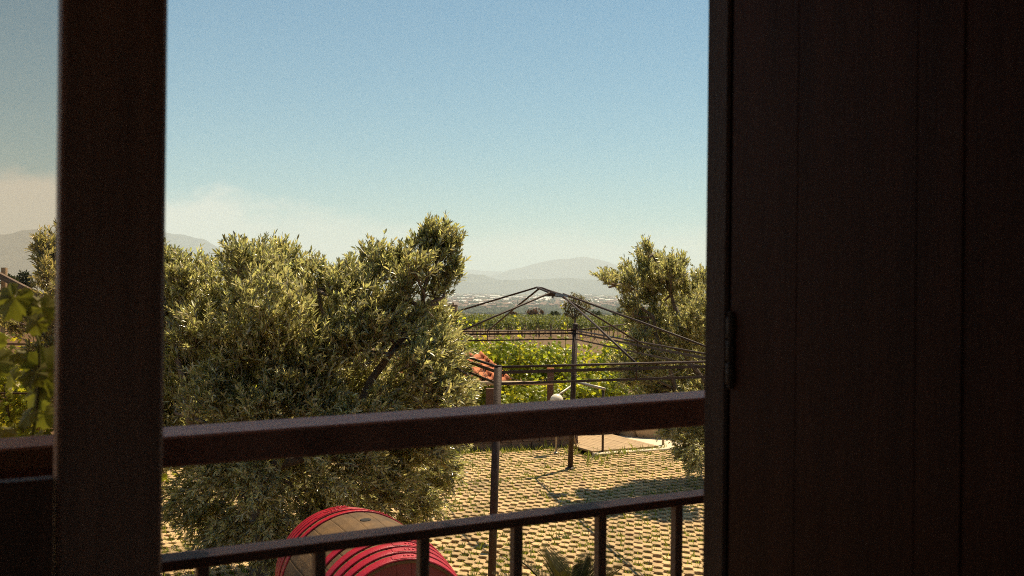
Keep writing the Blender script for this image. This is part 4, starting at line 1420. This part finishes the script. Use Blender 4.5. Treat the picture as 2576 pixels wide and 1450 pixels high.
BT, BF = big_leaf()
for (lx, ly, rr, ang, tilt, dq) in ((25, 775, 56, 200, 10, 2.02), (35, 735, 30, 60, 70, 2.04), (112, 795, 44, 150, 25, 2.02), (80, 822, 34, 230, 20, 2.00), (100, 760, 34, -40, 68, 2.05), (110, 905, 58, -12, 48, 2.03), (55, 900, 26, 120, 60, 2.02), (70, 945, 42, 250, 30, 2.01), (10, 915, 44, 100, 20, 2.03),
                                    (20, 955, 36, 200, 66, 2.06), (118, 975, 42, 160, 25, 2.02), (88, 1010, 44, 190, 35, 2.02), (60, 1055, 36, 220, 50, 2.01), (118, 1060, 34, 150, 30, 2.04), (25, 1088, 30, 110, 72, 1.98), (-20, 850, 40, 20, 30, 2.06), (100, 1090, 22, 60, 60, 2.03)):
    c_ = at(lx, ly, dq)
    w = R(ang)
    al = np.array([[math.sin(w), -0.15, math.cos(w)]])
    ti = R(tilt)
    nr = np.array([[math.sin(w + 1.57) * math.sin(ti) * .3, -math.cos(ti), math.sin(ti)]])
    r_ = rr * dq / F
    mb = MB(); put_leaves(mb, BT, BF, np.array([c_]) - unit(al) * r_ * .5, al, nr, [r_])
    mb.build('leaf', M['vine_near'], nv, True)

# ------------------------------------------------------------------ cycad in front
cy = Vector((0.47, 7.55, 0))
cyc = thing('cycad', 'dark feathery cycad at the bottom of the view beside the near gazebo post', 'cycad', cy)
mb = MB(); mb.lathe(cy, (0, 0, 1), [(-.02, .12), (.1, .15), (.4, .14), (.52, .10), (.58, .03)], 14); mb.build('trunk', M['bark'], cyc, True)
g = np.random.default_rng(5)
for k in range(26):
    w = 2.399 * k + g.normal(0, .1)
    el = R(g.uniform(52, 84)) if k < 16 else R(g.uniform(20, 50))
    L = g.uniform(.50, .68)
    d = Vector((math.cos(w) * math.cos(el), math.sin(w) * math.cos(el), math.sin(el)))
    out = Vector((math.cos(w), math.sin(w), 0))
    b0_ = cy + Vector((0, 0, .50)) + out * .04
    m = 34
    t_ = np.linspace(.12, 1, m)
    P = np.array([b0_ + d * L * q + (out * .22 - Vector((0, 0, .20))) * L * q * q for q in t_])
    tan = unit(np.gradient(P, axis=0))
    side = unit(np.cross(tan, np.array([0, 0, 1.0]) + np.array(out) * .3))
    nrm = np.cross(side, tan)
    mb = MB()
    mb.tube([Vector(q) for q in P[::4]], list(np.linspace(.006, .002, len(P[::4]))), 5)
    for sg in (1, -1):
        a = side * sg * .62 + tan * .78 + nrm * .32
        ll = .135 * np.sin(np.pi * np.clip(t_ * .9 + .08, 0, 1)) ** .5
        put_leaves(mb, np.array([(-.035, 0, 0), (.035, 0, 0), (.028, .6, 0), (0, 1, -.03), (-.028, .6, 0)]), [np.array([(0, 1, 2, 3, 4)])], P, a, nrm, ll)
    mb.build('frond', M['cycad'], cyc)

# ------------------------------------------------------------------ small trees beyond the vines
def clump_tree(name, label, cat, base, blobs, n, leaf, m, seed, trunk_r=.05, elong=1.0):
    g = np.random.default_rng(seed)
    root = thing(name, label, cat, base)
    cz = np.mean([np.array(c_) for c_, r_ in blobs], axis=0)
    mb = MB()
    tp = Vector(cz)
    mb.tube([base, base.lerp(tp, .5) + Vector((trunk_r, 0, 0)), tp], [trunk_r, trunk_r * .8, trunk_r * .5], 8)
    for c_, r_ in blobs:
        mb.tube([base.lerp(tp, .55), c_], [trunk_r * .5, trunk_r * .15], 5)
    mb.build('trunk', M['bark'], root, True)
    P = []
    tot = sum(r_ ** 2 for _, r_ in blobs)
    for c_, r_ in blobs:
        k = int(n * r_ * r_ / tot)
        sub = np.array(c_) + unit(g.normal(0, 1, (12, 3))) * r_ * g.uniform(.4, .9, (12, 1))
        P.append(sub[g.integers(0, 12, k)] + g.normal(0, r_ * .24, (k, 3)))
    P = np.concatenate(P)
    k = len(P)
    mb = MB()
    lt_ = np.array([(0, 0, 0), (-.35 / elong, .45, .05), (0, 1, 0), (.35 / elong, .45, .05)])
    put_leaves(mb, lt_, [np.array([(0, 1, 2, 3)])], P, g.normal(0, 1, (k, 3)) + np.array([0, 0, .3]), unit(g.normal(0, .6, (k, 3)) + np.array([0, 0, .8])), leaf * g.uniform(.6, 1.2, k))
    mb.build('crown', m, root, False, kind='stuff')
    return root


dT = 40.0
clump_tree('round_tree', 'small bushy tree standing alone behind the gazebo roof', 'tree', at(1442, 835, dT),
           [(at(px, py, dT), r * dT / F) for px, py, r in ((1448, 752, 15), (1432, 765, 14), (1464, 760, 15), (1478, 770, 12), (1422, 772, 9), (1450, 778, 14), (1430, 788, 11), (1462, 788, 12), (1444, 800, 9), (1424, 790, 7))], 1500, .085, M['tree_leaf'], 31)
dT = 46.0
clump_tree('conifer_tree', 'dark pointed conifer seen through the glazed side', 'tree', at(60, 800, dT),
           [(at(px, py, dT), r * dT / F) for px, py, r in ((58, 692, 8), (70, 693, 6), (52, 705, 12), (66, 706, 12), (46, 720, 12), (62, 722, 15), (76, 718, 8), (54, 738, 14), (72, 738, 12))], 2400, .16, M['dark_leaf'], 32, .09, 1.8)
clump_tree('round_shrub', 'low dark shrub at the left foot of the conifer', 'shrub', at(26, 770, dT - 2), [(at(px, py, dT - 2), r * (dT - 2) / F) for px, py, r in ((22, 705, 9), (34, 708, 8), (16, 716, 10), (30, 722, 11))], 900, .15, M['dark_leaf'], 33, .05)
dT = 14.0
clump_tree('dry_shrub', 'brown dry shrub low behind the glazed side', 'shrub', on_z(20, 1260, 0), [(at(px, py, dT), r * dT / F) for px, py, r in ((20, 1060, 60), (70, 1080, 50), (-30, 1040, 60), (40, 1130, 60), (-10, 1140, 60))], 3400, .07, M['dry'], 34, .04)

# vine trellis at the left
dT = 12.0
tr = thing('wire_trellis', 'dark two bar trellis carrying vines beyond the glazed side', 'trellis', at(-60, 1330, dT))
for yy_ in (865, 989):
    mb = MB(); mb.tube([at(-220, yy_ - 2, dT), at(330, yy_ + 4, dT + .2)], .010, 8); mb.build('bar', M['iron'], tr, True)
for xx_ in (-60, 240):
    a = at(xx_, 850, dT + .02)
    mb = MB(); mb.tube([Vector((a.x, a.y, -.05)), a], .03, 10); mb.build('post', M['iron'], tr, True)
grapevine('leafy vine on the two bar trellis at the far left', Vector((-6.35, 12.6, -.05)), (3.0, .8, 2.35), 4200, 140, .068, 0)

for k, (x_, y_, sx_, h_, lab_) in enumerate(((-8.6, 15.2, 2.6, 2.1, 'grapevine under the pergola beams, leftmost of the back row'), (-6.2, 17.4, 2.8, 2.0, 'grapevine behind the trellis, second of the back row'), (-3.9, 19.6, 2.8, 1.7, 'grapevine glimpsed through the big olive crown'), (-1.9, 22.4, 2.0, 1.6, 'grapevine at the left end of the tiled shed'))):
    grapevine(lab_, Vector((x_, y_, -.05)), (sx_, 1.2, h_), 3000, 160 + k, .075, 1)

# timber pergola beams at the far left
dT = 15.0
cp = thing('timber_pergola', 'weathered timber pergola with sloping beams at the far left', 'pergola', at(-80, 1200, dT))
for (x0_, y0_, x1_, y1_, dd, th) in ((-120, 632, 104, 748, 0.0, .045), (-120, 668, 84, 776, 1.6, .03)):
    a, b = at(x0_, y0_, dT + dd), at(x1_, y1_, dT + dd)
    sd, up = Vector((0, .05, 0)), Vector((0, 0, th))
    mb = MB(); mb.box8([a - sd - up, b - sd - up, b + sd - up, a + sd - up, a - sd + up, b - sd + up, b + sd + up, a + sd + up]); mb.build('beam', M['grey_wood'], cp)
for px_q, py_q, dd, dz in ((3, 690, .1, .10), (98, 748, 1.6, -.06), (-100, 640, 1.6, 0)):
    q = at(px_q, py_q, dT + dd)
    mb = MB(); mb.bevelbox(-.035, .035, -.035, .035, -.05, q.z + dz, lambda a_, b_, c_: Vector((q.x + a_, q.y + .09 + b_, c_)), .006, 2); mb.build('post', M['log'], cp)

# ------------------------------------------------------------------ vineyard on the slope
g = np.random.default_rng(77)
QT = np.array([(-.5, 0, 0), (0, -.35, .08), (.5, 0, 0), (0, .6, .1)])
QF = [np.array([(0, 1, 2, 3)])]


def row_leaves(mb, x0, x1, y, n, h0, h1):
    x = g.uniform(x0, x1, n)
    z = terrain_z(0, np.full(n, y)) + g.uniform(h0, h1, n) + .18 * np.sin(x * 5.1 + y) + .1 * np.sin(x * 13)
    p = np.column_stack([x, y + g.normal(0, .28, n), z])
    put_leaves(mb, QT, QF, p, g.normal(0, 1, (n, 3)), unit(g.normal(0, .7, (n, 3)) + np.array([0, -.3, .6])), g.uniform(.12, .26, n))


protos = []
for k in range(3):
    root = thing('vineyard_vine', 'stocky green vine on a bare trunk in the front row of the vineyard', 'vine', (0, 0, 0), 'vines in the front row of the vineyard')
    mb = MB(); mb.tube([(0, 0, -.1), (g.normal(0, .04), 0, .4), (0, 0, .85)], [.035, .03, .02], 6); mb.build('trunk', M['post_wood'], root, True)
    mb = MB(); n = 170
    p = np.column_stack([g.normal(0, .36, n), g.normal(0, .25, n), g.uniform(.62, 1.6, n)])
    put_leaves(mb, QT, QF, p, g.normal(0, 1, (n, 3)), unit(g.normal(0, .7, (n, 3)) + np.array([0, -.3, .6])), g.uniform(.12, .24, n))
    mb.build('crown', M['vineyard'], root, False, kind='stuff')
    protos.append(root)
used = [False] * 3
for k, x_ in enumerate(np.arange(-20, 16.1, .9)):
    y_ = 85 + 0.06 * x_ + random.uniform(-.1, .1)
    j = k % 3
    if not used[j]:
        o = protos[j]; used[j] = True
    else:
        o = protos[j].copy(); COL.objects.link(o)
        for ch in protos[j].children:
            cc = ch.copy(); COL.objects.link(cc); cc.parent = o
    o.location = (x_ + random.uniform(-.12, .12), y_, float(terrain_z(0, np.array([y_]))[0]))
    o.rotation_euler = (0, 0, random.uniform(0, .5))
    sc = random.uniform(.88, 1.12)
    o.scale = (sc, sc, sc)
mb = MB()
for y_ in np.arange(89, 164, 3.4):
    row_leaves(mb, -26, 24, y_, 2100, .55, 1.3)
mb.build('vineyard_foliage', M['vineyard'], None, False, kind='stuff')
mb = MB()
for y_ in np.arange(80.5, 100, 4.5):
    for x_ in np.arange(-22, 20, 1.15):
        z_ = float(terrain_z(0, np.array([y_]))[0])
        xq = x_ + random.uniform(-.1, .1)
        mb.tube([(xq, y_, z_ - .1), (xq + random.gauss(0, .03), y_, z_ + 1.15)], .03, 4)
mb.build('vineyard_stakes', M['post_wood'], None, False, kind='stuff')
# dark bushes on the lip of the slope, each its own
for k, (px_q, py_q, w_, d_, lab_) in enumerate(((1345, 788, 26, 172, 'wide brown bush on the rim of the vineyard'), (1290, 791, 14, 175, 'small brown bush at the rim, left of the wide one'), (1395, 790, 16, 175, 'rounded dark bush at the rim behind the lone tree'), (1500, 792, 22, 170, 'dark bush at the rim right of the lone tree'), (1560, 790, 18, 176, 'dark bush at the rim beside the right olive tree'))):
    clump_tree('rim_bush', lab_, 'bush', at(px_q, py_q + 16, d_), [(at(px_q + q * w_ * .5, py_q + abs(q) * 3, d_), w_ * .42 * d_ / F) for q in (-1, -.3, .4, 1)], 700, .38, M['dry'] if k < 2 else M['dark_leaf'], 60 + k, .1)
# tan hut on the rim
dT = 178.0
hut = thing('tan_hut', 'plain tan flat roofed hut beyond the vineyard rim', 'hut', at(1130, 800, dT))
a, b = at(1098, 769, dT), at(1149, 769.5, dT)
mb = MB(); mb.box(a.x, b.x, dT, dT + 3.4, a.z - 3.2, a.z, None); mb.build('wall', M['tan'], hut)
mb = MB(); mb.box(a.x - .1, b.x + .1, dT - .1, dT + 3.5, a.z + .003, a.z + .14, None); rf = mb.build('roof', M['post_wood'], hut)
mb = MB(); mb.box(b.x - .85, b.x - .55, dT + 1, dT + 1.3, a.z + .143, a.z + .55, None); mb.build('chimney', M['tan'], rf)
mb = MB(); mb.box(b.x + .01, b.x + 1.6, dT + .5, dT + 2.4, a.z - 3.2, a.z - 1.55, None); mb.build('side_wall', M['tan'], hut)

# ------------------------------------------------------------------ the plain: pale sheds, houses and trees
g = np.random.default_rng(99)
PLAIN = -57.0


def shed_mesh(w, d, hw, hr, name, mw, mr):
    mb = MB()
    mb.add([(-w / 2, -d / 2, -1), (w / 2, -d / 2, -1), (w / 2, d / 2, -1), (-w / 2, d / 2, -1), (-w / 2, -d / 2, hw), (w / 2, -d / 2, hw), (w / 2, d / 2, hw), (-w / 2, d / 2, hw)],
           [[(0, 1, 5, 4), (1, 2, 6, 5), (2, 3, 7, 6), (3, 0, 4, 7)]])
    ob = mb.build(name, mw)
    me = ob.data
    me.materials.append(mr)
    import bmesh
    bm = bmesh.new(); bm.from_mesh(me)
    vs_ = [bm.verts.new(q) for q in ((-w / 2 - .3, -d / 2 - .3, hw), (w / 2 + .3, -d / 2 - .3, hw), (w / 2 + .3, d / 2 + .3, hw), (-w / 2 - .3, d / 2 + .3, hw), (-w / 2 - .3, 0, hw + hr), (w / 2 + .3, 0, hw + hr))]
    for q in ((0, 1, 5, 4), (2, 3, 4, 5), (1, 2, 5), (3, 0, 4)):
        fc = bm.faces.new([vs_[i] for i in q]); fc.material_index = 1
    bm.to_mesh(me); bm.free()
    return ob


def on_plain(n, dep0, dep1, pw=1.0):
    dep_ = dep0 + (dep1 - dep0) * g.uniform(0, 1, n) ** pw
    d = (EYE - PLAIN) * F / dep_
    x = g.uniform(-.56, .30, n) * d
    return x, d


def soup(mb, x, y, w, d, hw, hr, pit):
    """Many small far buildings in one mesh: walls and pitched roof as one closed shell."""
    n = len(x)
    t = np.array([(-.5, -.5, 0), (.5, -.5, 0), (.5, .5, 0), (-.5, .5, 0), (-.5, -.5, 1), (.5, -.5, 1), (.5, .5, 1), (-.5, .5, 1), (-.5, 0, 2), (.5, 0, 2)])
    V = np.zeros((n, 10, 3))
    V[..., 0] = x[:, None] + t[None, :, 0] * w[:, None]
    V[..., 1] = y[:, None] + t[None, :, 1] * d[:, None]
    V[..., 2] = PLAIN + np.where(t[None, :, 2] == 0, -1, np.where(t[None, :, 2] == 1, hw[:, None], (hw + hr)[:, None]))
    off = (np.arange(n) * 10)[:, None, None]
    mb.add(V.reshape(-1, 3), [(np.array([(0, 1, 5, 4), (1, 2, 6, 5), (2, 3, 7, 6), (3, 0, 4, 7), (4, 5, 9, 8), (6, 7, 8, 9)])[None] + off).reshape(-1, 4), (np.array([(5, 6, 9), (7, 4, 8)])[None] + off).reshape(-1, 3)])


sheds = [shed_mesh(w, d, hw, hr, 'pale_shed', M['pale_wall'], M['pale_roof']) for w, d, hw, hr in ((45, 26, 2.5, 3.5), (80, 28, 2.5, 4), (30, 20, 3, 3.5), (62, 24, 3, 3))]
hous = [shed_mesh(w, d, hw, hr, 'town_house', M['house_wall'], M['red_roof']) for w, d, hw, hr in ((14, 11, 6, 3), (20, 12, 7, 3), (11, 10, 8, 2.5))]
for protoset, label, cat, grp, n, d0, d1 in ((sheds, 'long pale roofed shed out on the hazy plain', 'shed', 'pale sheds across the hazy plain', 230, 13, 46), (hous, 'house with a brownish roof out on the hazy plain', 'house', 'houses across the hazy plain', 280, 24, 58)):
    x, d = on_plain(n, d0, d1, 1.0)
    # towns gather in clusters
    cl = g.uniform(-.5, .28, 26)
    x = np.where(g.uniform(0, 1, n) < .55, (cl[g.integers(0, 26, n)] + g.normal(0, .022, n)) * d, x)
    for k in range(n):
        j = k % len(protoset)
        o = protoset[j] if k < len(protoset) else protoset[j].copy()
        if k >= len(protoset):
            COL.objects.link(o)
        o.location = (x[k], d[k], PLAIN)
        o.rotation_euler = (0, 0, g.normal(0, .22))
        tag(o, label, cat, grp)
mb = MB()
x, d = on_plain(260, 10, 30, 1.0)
soup(mb, x, d, g.uniform(20, 90, 260), g.uniform(14, 26, 260), np.full(260, 2.5), g.uniform(2.5, 4, 260), 0)
mb.build('far_sheds', M['pale_roof'], None, False, kind='stuff')
mb = MB()
x, d = on_plain(1500, 12, 52, 1.0)
soup(mb, x, d, g.uniform(9, 24, 1500), g.uniform(9, 14, 1500), g.uniform(4, 9, 1500), g.uniform(2, 3, 1500), 0)
mb.build('far_houses', M['red_roof'], None, False, kind='stuff')
# trees of the plain
mb = MB()
n = 15000
x, d = on_plain(n, 9, 66, .75)
r_ = g.uniform(3.0, 7.5, n)
ico = np.array([(0, 0, 1.5), (.9, 0, .7), (.28, .86, .75), (-.73, .53, .65), (-.73, -.53, .7), (.28, -.86, .6), (.8, .4, -.1), (-.3, .9, -.1), (-.95, 0, -.1), (-.3, -.9, -.1), (.8, -.5, -.1)])
tf_ = np.array([(0, 1, 2), (0, 2, 3), (0, 3, 4), (0, 4, 5), (0, 5, 1), (1, 6, 2), (2, 7, 3), (3, 8, 4), (4, 9, 5), (5, 10, 1), (6, 7, 2), (7, 8, 3), (8, 9, 4), (9, 10, 5), (10, 6, 1)])
V = np.stack([x, d, np.full(n, PLAIN)], -1)[:, None, :] + ico[None] * (r_[:, None, None] * np.array([1, 1, .9])) * g.uniform(.8, 1.2, (n, 11, 1))
mb.add(V.reshape(-1, 3), [(tf_[None] + (np.arange(n) * 11)[:, None, None]).reshape(-1, 3)])
mb.build('woodland', M['wood_mass'], None, False, kind='stuff')
# a thin mast standing on the plain
q = at(1302, 757, 3300)
mb = MB(); mb.tube([(q.x, q.y, PLAIN), (q.x, q.y, q.z)], 1.4, 5); tag(mb.build('mast', M['iron'], None), 'thin dark mast standing on the plain below the gazebo ribs', 'mast')

print('TRIS', sum(sum(len(p.vertices) - 2 for p in o.data.polygons) for o in S.objects if o.type == 'MESH'), 'OBJ', len(S.objects))
